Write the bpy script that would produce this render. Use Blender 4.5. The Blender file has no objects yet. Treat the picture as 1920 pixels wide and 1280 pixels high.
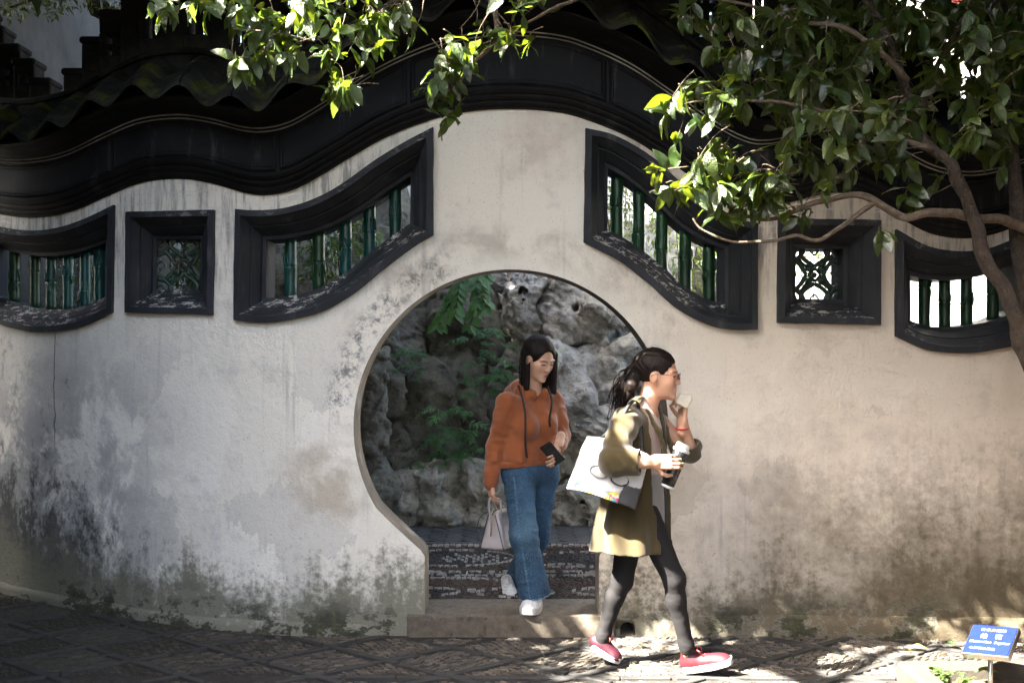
import bpy, bmesh, math, random
import numpy as np
from mathutils import Vector, Matrix, geometry
from mathutils import noise as mnoise

R = math.radians
rng = random.Random(7)
nrg = np.random.default_rng(7)
sc = bpy.context.scene
COL = sc.collection

# ------------------------------------------------------------------ camera
FPX = 2000.0          # focal length in pixels of the 1920 px wide photograph
CAMD, CAMZ = 6.06, 1.67
cam_d = bpy.data.cameras.new('camera')
cam = bpy.data.objects.new('camera', cam_d)
COL.objects.link(cam)
cam.location = (0, -CAMD, CAMZ)
cam.rotation_euler = (R(90), 0, 0)
cam_d.sensor_width = 36
cam_d.lens = 36 * FPX / 1920
cam_d.clip_end = 500
sc.camera = cam

# ------------------------------------------------------------------ light
SUN_DIR = Vector((-0.85, -0.42, 1.0)).normalized()      # towards the sun
world = bpy.data.worlds.new('World')
sc.world = world
world.use_nodes = True
wn = world.node_tree.nodes
sky = wn.new('ShaderNodeTexSky')
sky.sky_type = 'NISHITA'
sky.sun_disc = False
sky.sun_elevation = math.asin(SUN_DIR.z)
sky.sun_rotation = math.atan2(SUN_DIR.x, SUN_DIR.y)
sky.air_density = 1.0
sky.dust_density = 5.0
sky.ozone_density = 0.0
world.node_tree.links.new(sky.outputs[0], wn['Background'].inputs[0])
wn['Background'].inputs[1].default_value = 0.05
sun_d = bpy.data.lights.new('sun', 'SUN')
sun = bpy.data.objects.new('sun', sun_d)
COL.objects.link(sun)
sun_d.energy = 4.0
sun_d.angle = R(0.5)
sun_d.color = (1.0, 0.94, 0.84)
sun.rotation_euler = SUN_DIR.to_track_quat('Z', 'Y').to_euler()
sun.location = (-4, -4, 9)
vs = sc.view_settings
vs.view_transform = 'Standard'
vs.look = 'None'
vs.exposure = 4.6
vs.gamma = 1.0
vs.use_curve_mapping = False
sc.cycles.max_bounces = 5
sc.cycles.diffuse_bounces = 3
sc.cycles.glossy_bounces = 2
sc.cycles.transmission_bounces = 3
sc.cycles.caustics_reflective = False
sc.cycles.caustics_refractive = False
sc.cycles.use_adaptive_sampling = True
sc.cycles.adaptive_threshold = 0.04
sc.cycles.use_denoising = True

# ------------------------------------------------------------------ helpers
def tag(o, label=None, cat=None, group=None, kind=None):
    if label: o['label'] = label
    if cat: o['category'] = cat
    if group: o['group'] = group
    if kind: o['kind'] = kind
    return o

def empty(name, loc=(0, 0, 0), parent=None):
    o = bpy.data.objects.new(name, None)
    COL.objects.link(o)
    o.location = loc
    o.empty_display_size = 0.1
    if parent: put(o, parent)
    return o

def wloc(o):
    v = Vector(o.location)
    while o.parent:
        o = o.parent
        v += Vector(o.location)
    return v

def put(o, parent):
    """parent without moving (roots are never rotated)"""
    o.parent = parent
    o.location = Vector(o.location) - wloc(parent)

def link(name, me, mats=None, parent=None, loc=None, smooth=None):
    o = bpy.data.objects.new(name, me)
    COL.objects.link(o)
    if loc is not None: o.location = loc
    if mats is not None and not me.materials:
        for m in (mats if isinstance(mats, (list, tuple)) else [mats]):
            me.materials.append(m)
    if smooth is not None and len(me.polygons):
        me.polygons.foreach_set('use_smooth', [smooth] * len(me.polygons))
    if parent: put(o, parent)
    return o

def mesh(name, v, f):
    me = bpy.data.meshes.new(name)
    me.from_pydata([tuple(map(float, p)) for p in v], [], [tuple(map(int, q)) for q in f])
    me.update()
    return me

def mesh_np(name, v, quads):
    """fast mesh from numpy arrays, all faces with the same corner count"""
    me = bpy.data.meshes.new(name)
    v = np.asarray(v, np.float32); q = np.asarray(quads, np.int32)
    n, k = q.shape
    me.vertices.add(len(v)); me.vertices.foreach_set('co', v.ravel())
    me.loops.add(n * k); me.loops.foreach_set('vertex_index', q.ravel())
    me.polygons.add(n)
    me.polygons.foreach_set('loop_start', np.arange(0, n * k, k, dtype=np.int32))
    me.polygons.foreach_set('loop_total', np.full(n, k, np.int32))
    me.update(calc_edges=True)
    me.validate()
    return me

def fix_normals(me):
    bm = bmesh.new(); bm.from_mesh(me)
    bmesh.ops.recalc_face_normals(bm, faces=bm.faces)
    bm.to_mesh(me); bm.free()
    return me

def set_col(me, cols, name='Col'):
    a = me.color_attributes.new(name, 'FLOAT_COLOR', 'POINT')
    c = np.ones((len(me.vertices), 4), np.float32)
    c[:, :3] = cols
    a.data.foreach_set('color', c.ravel())

def box_vf(sx, sy, sz, ch=0.0):
    """box centred at the origin, optional chamfer"""
    bm = bmesh.new()
    bmesh.ops.create_cube(bm, size=1)
    for v in bm.verts: v.co = Vector((v.co.x * sx, v.co.y * sy, v.co.z * sz))
    if ch > 0:
        bmesh.ops.bevel(bm, geom=list(bm.edges), offset=ch, segments=1, affect='EDGES', profile=0.5)
    bm.verts.index_update()
    v = [tuple(x.co) for x in bm.verts]; f = [[x.index for x in q.verts] for q in bm.faces]
    bm.free()
    return v, f

def box_mesh(name, sx, sy, sz, ch=0.0):
    return mesh(name, *box_vf(sx, sy, sz, ch))

def join_vf(parts):
    V, F = [], []
    for v, f in parts:
        b = len(V)
        V += [tuple(p) for p in v]
        F += [[i + b for i in q] for q in f]
    return V, F

def tube_vf(pts, rad, n=8, cap=True):
    """tube along points with per point radius"""
    pts = [Vector(p) for p in pts]
    if not isinstance(rad, (list, tuple, np.ndarray)): rad = [rad] * len(pts)
    V, F = [], []
    up = None
    for i, p in enumerate(pts):
        t = (pts[min(i + 1, len(pts) - 1)] - pts[max(i - 1, 0)])
        t = t.normalized() if t.length > 1e-9 else Vector((0, 0, 1))
        if up is None:
            up = t.orthogonal().normalized()
        up = (up - t * up.dot(t))
        up = up.normalized() if up.length > 1e-6 else t.orthogonal().normalized()
        s = t.cross(up)
        for k in range(n):
            a = 2 * math.pi * k / n
            V.append(p + (up * math.cos(a) + s * math.sin(a)) * rad[i])
    for i in range(len(pts) - 1):
        for k in range(n):
            a, b = i * n + k, i * n + (k + 1) % n
            F.append([a, b, b + n, a + n])
    if cap:
        F.append(list(range(n))[::-1])
        F.append([(len(pts) - 1) * n + k for k in range(n)])
    return V, F

def catmull(pts, m=6):
    """dense Catmull-Rom through the points"""
    P = [np.array(p, float) for p in pts]
    P = [2 * P[0] - P[1]] + P + [2 * P[-1] - P[-2]]
    out = []
    for i in range(1, len(P) - 2):
        for k in range(m):
            t = k / m
            a, b, c, d = P[i - 1], P[i], P[i + 1], P[i + 2]
            out.append(0.5 * (2 * b + (c - a) * t + (2 * a - 5 * b + 4 * c - d) * t * t + (3 * b - a - 3 * c + d) * t ** 3))
    out.append(P[-2])
    return out

# pixel of the photograph + depth (world y)  ->  world point
def PX(px, py, y):
    D = CAMD + y
    return Vector(((px - 960) / FPX * D, y, CAMZ + (640 - py) / FPX * D))

# the wall is not straight: its left end bends away, its right end comes a little forward
def wall_y(x):
    if x < -1:
        t = -x - 1
        if t > 2.4: return 0.26 * 2.4 ** 1.6 + 0.703 * (t - 2.4)
        return 0.26 * t ** 1.6
    if x > 1: return -0.04 * (x - 1) ** 1.2
    return 0.0

def WP(px, py, off=0.0):
    y = off
    for _ in range(12):
        x = (px - 960) / FPX * (CAMD + y)
        y = wall_y(x) + off
    return Vector((x, y, CAMZ + (640 - py) / FPX * (CAMD + y)))

# ------------------------------------------------------------------ material helper
class NT:
    def __init__(s, name):
        s.m = bpy.data.materials.new(name); s.m.use_nodes = True
        s.t = s.m.node_tree; s.N = s.t.nodes
        s.b = s.N['Principled BSDF']
        s.out = s.N['Material Output']
    def n(s, typ, **kw):
        x = s.N.new('ShaderNode' + typ)
        for k, v in kw.items(): setattr(x, k, v)
        return x
    def L(s, a, b):
        s.t.links.new(a, b)
    def set(s, inp, v):
        if hasattr(v, 'is_linked') or isinstance(v, bpy.types.NodeSocket): s.L(v, inp)
        elif isinstance(v, (tuple, list)) and len(v) == 3 and inp.type == 'RGBA': inp.default_value = (*v, 1)
        else: inp.default_value = v
    def obj(s):
        return s.n('TexCoord').outputs['Object']
    def mapping(s, vec, scale=(1, 1, 1), loc=(0, 0, 0)):
        x = s.n('Mapping'); s.L(vec, x.inputs[0]); x.inputs['Scale'].default_value = scale; x.inputs['Location'].default_value = loc
        return x.outputs[0]
    def noise(s, vec, scale=5, detail=4, rough=.55, dist=0.0):
        x = s.n('TexNoise'); s.L(vec, x.inputs['Vector'])
        x.inputs['Scale'].default_value = scale; x.inputs['Detail'].default_value = detail
        x.inputs['Roughness'].default_value = rough; x.inputs['Distortion'].default_value = dist
        return x.outputs['Fac']
    def voronoi(s, vec, scale=5, feature='F1'):
        x = s.n('TexVoronoi', feature=feature); s.L(vec, x.inputs['Vector']); x.inputs['Scale'].default_value = scale
        return x.outputs['Distance']
    def rng(s, v, a, b, c=0.0, d=1.0, smooth=True):
        x = s.n('MapRange'); x.interpolation_type = 'SMOOTHSTEP' if smooth else 'LINEAR'
        s.set(x.inputs['Value'], v)
        for k, q in zip(('From Min', 'From Max', 'To Min', 'To Max'), (a, b, c, d)): s.set(x.inputs[k], q)
        return x.outputs[0]
    def math(s, op, a, b=0.0):
        x = s.n('Math', operation=op); s.set(x.inputs[0], a); s.set(x.inputs[1], b)
        return x.outputs[0]
    def mul(s, *a):
        r = a[0]
        for q in a[1:]: r = s.math('MULTIPLY', r, q)
        return r
    def add(s, a, b): return s.math('ADD', a, b)
    def mix(s, f, a, b, mode='MIX'):
        x = s.n('Mix', data_type='RGBA', blend_type=mode)
        s.set(x.inputs['Factor'], f); s.set(x.inputs[6], a); s.set(x.inputs[7], b)
        return x.outputs[2]
    def xyz(s, vec):
        x = s.n('SeparateXYZ'); s.L(vec, x.inputs[0]); return x.outputs
    def bump(s, h, strength=.3, dist=.01, normal=None):
        x = s.n('Bump'); s.set(x.inputs['Height'], h); x.inputs['Strength'].default_value = strength; x.inputs['Distance'].default_value = dist
        if normal is not None: s.L(normal, x.inputs['Normal'])
        return x.outputs[0]
    def attr(s, name='Col'):
        return s.n('Attribute', attribute_name=name).outputs['Color']
    def rand(s):
        return s.n('ObjectInfo').outputs['Random']
    def fin(s, base=None, rough=None, normal=None, **kw):
        if base is not None: s.set(s.b.inputs['Base Color'], base)
        if rough is not None: s.set(s.b.inputs['Roughness'], rough)
        if normal is not None: s.L(normal, s.b.inputs['Normal'])
        for k, v in kw.items(): s.set(s.b.inputs[k.replace('_', ' ')], v)
        return s.m

def noisy(name, c1, c2, scale=8, rough=.7, bump=.2, bdist=.006, lo=.35, hi=.65, coord='Object', c3=None, c3r=(.55, .68), **kw):
    t = NT(name); v = t.n('TexCoord').outputs[coord]
    a = t.noise(v, scale, 5); b = t.noise(v, scale * 6, 4, .6)
    col = t.mix(t.rng(a, lo, hi), c1, c2)
    col = t.mix(t.rng(b, .3, .75, 0, .35), col, tuple(x * .45 for x in c1))
    if c3: col = t.mix(t.rng(t.noise(v, scale * .6, 4, .65), *c3r), col, c3)
    return t.fin(col, rough, t.bump(t.add(t.mul(a, .5), b), bump, bdist) if bump else None, **kw)
# ================================================================== materials of the wall
def plaster_material():
    t = NT('plaster'); v = t.obj(); x, y, z = t.xyz(v)
    big = t.noise(v, .9, 4, .6, .4)
    mid = t.noise(v, 3.2, 5, .64, .3)
    fine = t.noise(v, 24, 4, .7)
    grit = t.noise(v, 110, 2, .6)
    streak = t.noise(t.mapping(v, (7, 7, .5)), 1.6, 4, .62)
    # lime wash: cool white left of the gate, warmer and browner to the right
    warm = t.rng(t.add(x, t.mul(t.math('SUBTRACT', big, .5), 2.0)), .1, 1.7)
    col = t.mix(warm, (.82, .785, .69), (.66, .59, .495))
    # trowelled repair patches with hard edges
    wv = t.n('VectorMath', operation='ADD'); t.L(v, wv.inputs[0])
    cmb = t.n('CombineXYZ'); t.set(cmb.inputs[0], t.mul(t.math('SUBTRACT', mid, .5), .55)); t.set(cmb.inputs[2], t.mul(t.math('SUBTRACT', streak, .5), .35))
    t.L(cmb.outputs[0], wv.inputs[1])
    vo = t.n('TexVoronoi', feature='F1'); t.L(t.mapping(wv.outputs[0], (1.0, .01, 1.25)), vo.inputs['Vector']); vo.inputs['Scale'].default_value = 1.9
    pr = t.xyz(vo.outputs['Color'])[0]
    low = t.rng(z, 2.0, 1.3)
    col = t.mix(t.mul(t.rng(pr, .62, .67), low, .36), col, t.mix(warm, (.50, .49, .465), (.44, .39, .335)))
    col = t.mix(t.mul(t.rng(pr, .22, .18), low, .5), col, t.mix(warm, (.90, .865, .78), (.70, .64, .56)))
    # clouded older coats, grainy
    cl = t.rng(t.add(mid, t.mul(t.math('SUBTRACT', fine, .5), .35)), .52, .72, 0, .42)
    col = t.mix(cl, col, t.mix(warm, (.47, .46, .43), (.42, .37, .31)))
    col = t.mix(t.mul(t.rng(streak, .56, .72), t.rng(big, .35, .6), .5), col, (.33, .325, .31))
    # yellowish bleed low, left of the gate
    yb = t.mul(t.rng(x, -1.5, -1.05), t.rng(x, -.75, -.95), t.rng(z, .55, .75), t.rng(z, 1.25, .95), t.rng(mid, .4, .6))
    col = t.mix(t.mul(yb, .6), col, (.40, .33, .22))
    # pinkish bleeding at the top above the gate
    pk = t.mul(t.rng(x, -.4, .25), t.rng(z, 2.4, 2.95), t.rng(mid, .35, .6))
    col = t.mix(t.mul(pk, .5), col, (.60, .47, .41))
    # dirty brushed strokes close under the cornice and between the windows
    br2 = t.mul(t.rng(t.noise(t.mapping(v, (11, 11, 1.1), (3, 1, 2)), 2.2, 4, .7), .47, .66), t.rng(z, 1.85, 2.15), t.rng(t.math('ABSOLUTE', x), .45, .9))
    col = t.mix(t.mul(br2, .75), col, (.20, .195, .185))
    br = t.mul(t.rng(t.noise(t.mapping(v, (1.2, 1.2, 18)), 1.8, 4, .7), .50, .60), t.rng(z, 2.15, 2.3), t.rng(t.math('ABSOLUTE', x), .9, 1.2))
    col = t.mix(t.mul(br, .5), col, (.62, .61, .58))
    # grey rub marks along the flanks of the gate
    ring = t.math('SUBTRACT', t.math('POWER', t.add(t.math('POWER', t.add(x, .006), 2.0), t.math('POWER', t.math('SUBTRACT', z, 1.185), 2.0)), .5), .89)
    rubn = t.noise(t.mapping(v, (1, 1, 1)), 13, 5, .8)
    rub = t.mul(t.rng(t.math('ABSOLUTE', t.math('SUBTRACT', ring, .10)), .12, .02), t.rng(rubn, .45, .62), t.rng(x, -.25, -.45), t.rng(z, 1.15, 1.35))
    col = t.mix(t.mul(rub, .85), col, (.13, .13, .13))
    rub2 = t.mul(t.rng(t.math('ABSOLUTE', t.math('SUBTRACT', ring, .16)), .16, .02), t.rng(mid, .42, .6), t.rng(z, 1.6, 1.8))
    col = t.mix(t.mul(rub2, .45), col, (.36, .31, .25))
    # weathered lower left: grey, then black algae blotches
    lft = t.rng(x, -1.6, -2.9)
    wz = t.rng(t.add(z, t.mul(t.math('SUBTRACT', big, .5), 1.4)), 1.9, .9)
    gp = t.rng(t.noise(v, 2.1, 7, .72, .4), .42, .54)
    col = t.mix(t.mul(lft, wz, gp, .8), col, (.27, .275, .275))
    an = t.add(t.mul(t.noise(t.mapping(v, (4.2, 4.2, 2.6)), 1.6, 7, .76), .75), t.mul(fine, .25))
    alg = t.rng(t.add(an, t.mul(t.math('SUBTRACT', t.rng(x, -1.7, -3.1), t.rng(z, .15, 1.25)), .24)), .52, .70)
    col = t.mix(t.mul(alg, t.rng(x, -1.4, -2.2), .88), col, (.036, .038, .036))
    # damp foot: green grey stain creeping up, grainy edge
    dz = t.add(z, t.mul(t.math('SUBTRACT', t.noise(v, 1.7, 5, .65), .5), .95))
    dz = t.add(dz, t.mul(t.math('SUBTRACT', fine, .5), .75))
    dz = t.add(dz, t.mul(t.math('SUBTRACT', streak, .5), .5))
    damp = t.rng(dz, .50, .14)
    col = t.mix(t.mul(damp, .92), col, t.mix(warm, (.165, .16, .115), (.15, .12, .075)))
    # right end: darker brown, reaching higher
    dr = t.mul(t.rng(t.add(x, t.mul(mid, 1.2)), 1.0, 2.9), t.rng(dz, 1.35, .30))
    col = t.mix(t.mul(dr, .9), col, (.075, .060, .038))
    # specks and pits
    col = t.mix(t.mul(t.rng(grit, .63, .72), .45), col, (.20, .185, .16))
    col = t.mix(t.mul(t.rng(t.noise(v, 42, 3, .75), .66, .72), t.rng(z, 1.5, .3), .8), col, (.09, .09, .07))
    # moss and black lichen blotches along the ground
    mz = t.rng(t.add(z, t.mul(t.math('SUBTRACT', mid, .5), .25)), .30, .05)
    mn = t.add(t.add(t.noise(t.mapping(v, (1, 1, 1.7)), 2.6, 8, .76), t.mul(t.math('SUBTRACT', fine, .5), .2)), t.mul(t.rng(big, .4, .62), .10))
    moss = t.mul(t.rng(mn, .545, .62), mz)
    rim = t.mul(t.rng(mn, .545, .56), mz)
    col = t.mix(t.mul(rim, .18), col, (.47, .46, .43))
    col = t.mix(t.mul(moss, .88), col, t.mix(t.rng(fine, .4, .65), (.012, .013, .008), (.045, .05, .016)))
    # hairline crack left
    cr = t.math('ABSOLUTE', t.add(t.add(x, 2.915), t.mul(t.math('SUBTRACT', t.noise(v, 6, 3), .5), .05)))
    crack = t.mul(t.rng(cr, .006, .002), t.rng(z, .95, 1.1), t.rng(z, 1.74, 1.70))
    col = t.mix(t.mul(crack, .8), col, (.06, .06, .06))
    h = t.add(t.mul(mid, .6), t.add(t.mul(fine, .5), t.mul(grit, .16)))
    return t.fin(col, .93, t.bump(h, .75, .016), Specular_IOR_Level=.2)

M = {}
M['plaster'] = plaster_material()
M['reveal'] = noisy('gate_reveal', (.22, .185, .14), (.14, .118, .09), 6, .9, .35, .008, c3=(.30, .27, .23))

def black_paint(name, c1, c2, chips=0.0, scuff=.35, rough=.62, spec=.12):
    t = NT(name); v = t.obj()
    a = t.noise(v, 2.6, 6, .62, .2); st = t.noise(t.mapping(v, (5, 5, 1)), 2.0, 5, .65); f = t.noise(v, 40, 4, .6)
    col = t.mix(t.rng(a, .38, .68), c1, c2)
    col = t.mix(t.mul(t.rng(st, .56, .74), scuff), col, (.13, .135, .14))
    col = t.mix(t.mul(t.rng(f, .7, .78), .35), col, (.16, .16, .155))
    if chips:
        nz = t.xyz(t.n('NewGeometry').outputs['Normal'])[2]
        ch = t.mul(t.rng(nz, .10, .3), t.rng(t.noise(t.mapping(v, (1, 1, 2.2)), 14, 6, .78), .54, .56), t.rng(t.noise(v, 2.6, 3), .44, .52))
        col = t.mix(t.mul(ch, chips), col, (.52, .50, .46))
    return t.fin(col, t.rng(a, .3, .7, rough - .08, rough + .15), t.bump(t.add(t.mul(a, .4), f), .3, .006), Specular_IOR_Level=spec)

M['frieze'] = black_paint('black_frieze_paint', (.009, .010, .012), (.018, .020, .023), 0, .4)
M['mould'] = black_paint('black_moulding_paint', (.005, .005, .0052), (.009, .009, .0095), 0, .12)
M['frame'] = black_paint('slate_window_paint', (.025, .028, .033), (.043, .047, .055), .95, .35)
M['lime_line'] = noisy('lime_line', (.42, .41, .39), (.20, .20, .19), 7, .9, 0)
M['tile'] = noisy('mossy_tile', (.016, .016, .015), (.030, .030, .027), 6, .9, .6, .012, c3=(.055, .062, .012), c3r=(.50, .64), lo=.4, hi=.6, Specular_IOR_Level=.1)
M['ridge'] = noisy('ridge_stone', (.010, .010, .0105), (.026, .026, .025), 5, .95, .4, .01, c3=(.03, .034, .012), Specular_IOR_Level=.1)

def glaze_material():
    t = NT('green_glaze'); v = t.obj(); r = t.rand()
    a = t.noise(t.mapping(v, (1, 1, .5)), 7, 4, .6); b = t.noise(v, 45, 4, .6)
    g = t.mix(t.rng(a, .4, .62), (.007, .032, .014), (.012, .060, .022))
    tl = t.mix(t.rng(a, .4, .65), (.008, .065, .062), (.008, .040, .024))
    col = t.mix(t.rng(t.add(r, t.mul(t.math('SUBTRACT', a, .5), 1.2)), .55, .85), g, tl)
    col = t.mix(t.rng(b, .62, .72, 0, .85), col, (.02, .018, .014))
    return t.fin(col, .30, t.bump(t.add(b, t.mul(a, 2)), .5, .005), Specular_IOR_Level=.35)
M['glaze'] = glaze_material()

# ================================================================== the wavy top line of the white wall
W_PX = [(-620, 395), (-520, 392), (-420, 372), (-330, 348), (-240, 336), (-160, 350), (-80, 385), (0, 402), (60, 408), (130, 398), (210, 364), (270, 342),
        (340, 336), (400, 345), (460, 362), (500, 366), (545, 358), (590, 336), (650, 300), (720, 260), (800, 228), (870, 211), (950, 205),
        (1040, 210), (1100, 225), (1180, 258), (1260, 308), (1330, 355), (1390, 385), (1430, 390), (1480, 380), (1560, 362), (1620, 372),
        (1680, 405), (1740, 436), (1800, 447), (1860, 440), (1930, 415), (2000, 392), (2090, 378), (2180, 392), (2280, 425), (2400, 440), (2600, 400), (2800, 380)]
_w = [WP(p[0], p[1]) for p in catmull(W_PX, 8)]
_wx = np.array([p.x for p in _w]); _wz = np.array([p.z for p in _w])
XL, XR = -5.6, 5.2
def Wz(x): return float(np.interp(x, _wx, _wz))
def FH(x): return .225 + .055 * math.exp(-(x / .95) ** 2)      # height of the black frieze
M0 = .112

garden_wall = tag(empty('garden_wall'), 'white plastered wavy wall with round moon gate, black frieze and tiled crest', 'wall')

def inside(loop, P):
    """points in polygon, vectorised"""
    lx = np.array([p[0] for p in loop]); lz = np.array([p[1] for p in loop])
    x1, z1 = lx, lz; x2, z2 = np.roll(lx, -1), np.roll(lz, -1)
    X, Z = P[:, 0:1], P[:, 1:2]
    c = ((z1 > Z) != (z2 > Z)) & (X < (x2 - x1) * (Z - z1) / (z2 - z1 + 1e-12) + x1)
    return c.sum(1) % 2 == 1

def px_loop(sides, off):
    """closed loop in the wall's (x, z) plane from px sides; each side is smooth, corners are sharp"""
    out = []
    for s in sides:
        pts = catmull(s, 5) if len(s) > 2 else [np.array(s[0], float) + (np.array(s[1], float) - np.array(s[0], float)) * k / 10 for k in range(11)]
        for p in pts[:-1]:
            w = WP(p[0], p[1], off); out.append((w.x, w.z))
    a = sum(out[i][0] * out[(i + 1) % len(out)][1] - out[(i + 1) % len(out)][0] * out[i][1] for i in range(len(out)))
    return out if a > 0 else out[::-1]            # counter-clockwise

def inset(loop, d):
    n = len(loop); out = []
    for i in range(n):
        p, a, b = np.array(loop[i]), np.array(loop[i - 1]), np.array(loop[(i + 1) % n])
        e1 = (p - a) / (np.linalg.norm(p - a) + 1e-12); e2 = (b - p) / (np.linalg.norm(b - p) + 1e-12)
        n1 = np.array([-e1[1], e1[0]]); n2 = np.array([-e2[1], e2[0]])
        m = n1 + n2; m = m / (np.linalg.norm(m) + 1e-12)
        out.append(tuple(p + m * d / max(.35, float(m @ n1))))
    return out

def z_range(loop, x):
    zs = []
    for i in range(len(loop)):
        (x1, z1), (x2, z2) = loop[i], loop[(i + 1) % len(loop)]
        if (x1 > x) != (x2 > x): zs.append(z1 + (z2 - z1) * (x - x1) / (x2 - x1))
    return (min(zs), max(zs)) if zs else None

WINDOWS = {
 'wl': [[(440, 392), (490, 394), (540, 388), (590, 372), (640, 345), (700, 302), (755, 268), (812, 238)], [(812, 238), (812, 440)],
        [(812, 440), (775, 462), (720, 503), (665, 548), (610, 580), (550, 598), (490, 605), (437, 600)], [(437, 600), (440, 392)]],
 'wr': [[(1098, 240), (1150, 252), (1210, 285), (1265, 330), (1320, 380), (1370, 408), (1422, 418)], [(1422, 418), (1421, 618)],
        [(1421, 618), (1370, 617), (1320, 604), (1265, 573), (1215, 528), (1160, 487), (1095, 453)], [(1095, 453), (1098, 240)]],
 'sl': [[(235, 397), (401, 393)], [(401, 393), (398, 590)], [(398, 590), (233, 586)], [(233, 586), (235, 397)]],
 'sr': [[(1461, 409), (1653, 412)], [(1653, 412), (1652, 609)], [(1652, 609), (1459, 605)], [(1459, 605), (1461, 409)]],
 'fl': [[(-70, 402), (0, 425), (60, 432), (110, 426), (160, 409), (212, 384)], [(212, 384), (208, 585)],
        [(208, 585), (150, 612), (90, 622), (30, 617), (-70, 585)], [(-70, 585), (-70, 402)]],
 'fr': [[(1682, 430), (1740, 461), (1800, 471), (1860, 464), (1920, 441), (1990, 416)], [(1990, 416), (1990, 612)],
        [(1990, 612), (1920, 643), (1860, 657), (1800, 662), (1740, 655), (1682, 630)], [(1682, 630), (1682, 430)]],
}
WLOOP = {k: px_loop(v, -.04) for k, v in WINDOWS.items()}

def gate_loop():
    cx, cy, r = 958, 800, 295
    pts = []
    a0 = math.asin((952 - cy) / r)
    for k in range(97):
        a = math.pi - a0 + (math.pi + 2 * a0) * k / 96
        pts.append((cx + r * math.cos(a), cy + r * math.sin(a)))
    pts += [(1190, 974), (1160, 1004), (1130, 1031), (1124, 1042), (1123, 1060), (1123, 1178), (797, 1178), (797, 1060), (796, 1042), (789, 1031), (758, 1003), (727, 974)]
    return [(WP(px, py).x, WP(px, py).z) for px, py in pts]
GATE = gate_loop()
DRAIN = [(WP(px, py).x, WP(px, py).z) for px, py in [(1163, 1191), (1163, 1174), (1169, 1167), (1178, 1165), (1187, 1168), (1191, 1176), (1191, 1191)]]

def build_wall_body():
    top = [(x, Wz(x) + .36) for x in np.linspace(XR, XL, 160)]
    outer = [(XL, -.15), (XR, -.15)] + top
    outer = [(XL + (XR - XL) * k / 120, -.15) for k in range(120)] + top
    holes = [inset(WLOOP[k], .02) for k in WLOOP] + [GATE, DRAIN]
    loops = [outer] + holes
    pts, edges = [], []
    for lp in loops:
        b = len(pts); n = len(lp)
        pts += [Vector(p) for p in lp]
        edges += [(b + i, b + (i + 1) % n) for i in range(n)]
    g = []
    for x in np.arange(XL + .04, XR, .075):
        for z in np.arange(-.1, 4.6, .075):
            g.append((x + rng.uniform(-.01, .01), z + rng.uniform(-.01, .01)))
    G = np.array(g)
    keep = inside(outer, G)
    for h in holes: keep &= ~inside(h, G)
    B = np.array([tuple(p) for p in pts])
    d = np.sqrt(((G[:, None, :] - B[None]) ** 2).sum(2)).min(1)
    G = G[keep & (d > .03)]
    pts += [Vector(p) for p in G]
    co, ed, fa, *_ = geometry.delaunay_2d_cdt(pts, edges, [], 0, 1e-6)
    C = np.array([tuple(c) for c in co]); T = np.array([f for f in fa if len(f) == 3])
    cen = C[T].mean(1)
    k = inside(outer, cen)
    for h in holes: k &= ~inside(h, cen)
    T = T[k]
    n = len(C)
    yy = np.array([wall_y(x) for x in C[:, 0]])
    # slight hand-made unevenness of the render coat
    wob = np.array([mnoise.noise((x * 1.3, z * 1.3, 0)) * .012 + mnoise.noise((x * 5, z * 5, 3)) * .004 for x, z in C])
    V = np.vstack([np.c_[C[:, 0], yy + wob, C[:, 1]], np.c_[C[:, 0], yy + .27, C[:, 1]]])
    F = [list(t) for t in T] + [[a + n, c + n, b + n] for a, b, c in T]
    cnt = {}
    for a, b, c in T:
        for e in ((a, b), (b, c), (c, a)): cnt[e] = 1
    mi = [0] * len(F)
    for (a, b) in list(cnt):
        if (b, a) not in cnt:
            F.append([b, a, a + n, b + n]); mi.append(1)
    me = mesh('plaster_wall', V, F)
    me.materials.append(M['plaster']); me.materials.append(M['reveal'])
    me.polygons.foreach_set('material_index', mi)
    fix_normals(me)
    o = link('plaster_wall', me, None, garden_wall)
    return o
wall_body = build_wall_body()

# ------------------------------------------------------------------ window frames and what fills them
RINGS = [(0, .02), (0, -.04), (.036, -.046), (.043, -.026), (.074, .03), (.078, .052), (.084, .052), (.122, .13), (.126, .155), (.148, .162), (.150, .40), (.0, .40)]
def window_frame(key, label):
    lp = WLOOP[key]; n = len(lp); V, F = [], []
    for ins, off in RINGS:
        for k, (x, z) in enumerate(inset(lp, ins)):
            w = mnoise.noise((x * 9, z * 9, ins * 30)) * .003
            V.append((x + w, wall_y(x) + off + w, z + w))
    m = len(RINGS)
    for r in range(m):
        for k in range(n):
            a, b = r * n + k, r * n + (k + 1) % n
            c, d = ((r + 1) % m) * n + (k + 1) % n, ((r + 1) % m) * n + k
            F.append([a, b, c, d])
    me = fix_normals(mesh('window_frame', V, F))
    o = link('window_frame', me, M['frame'], garden_wall)
    o['label'] = label
    return o

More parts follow.
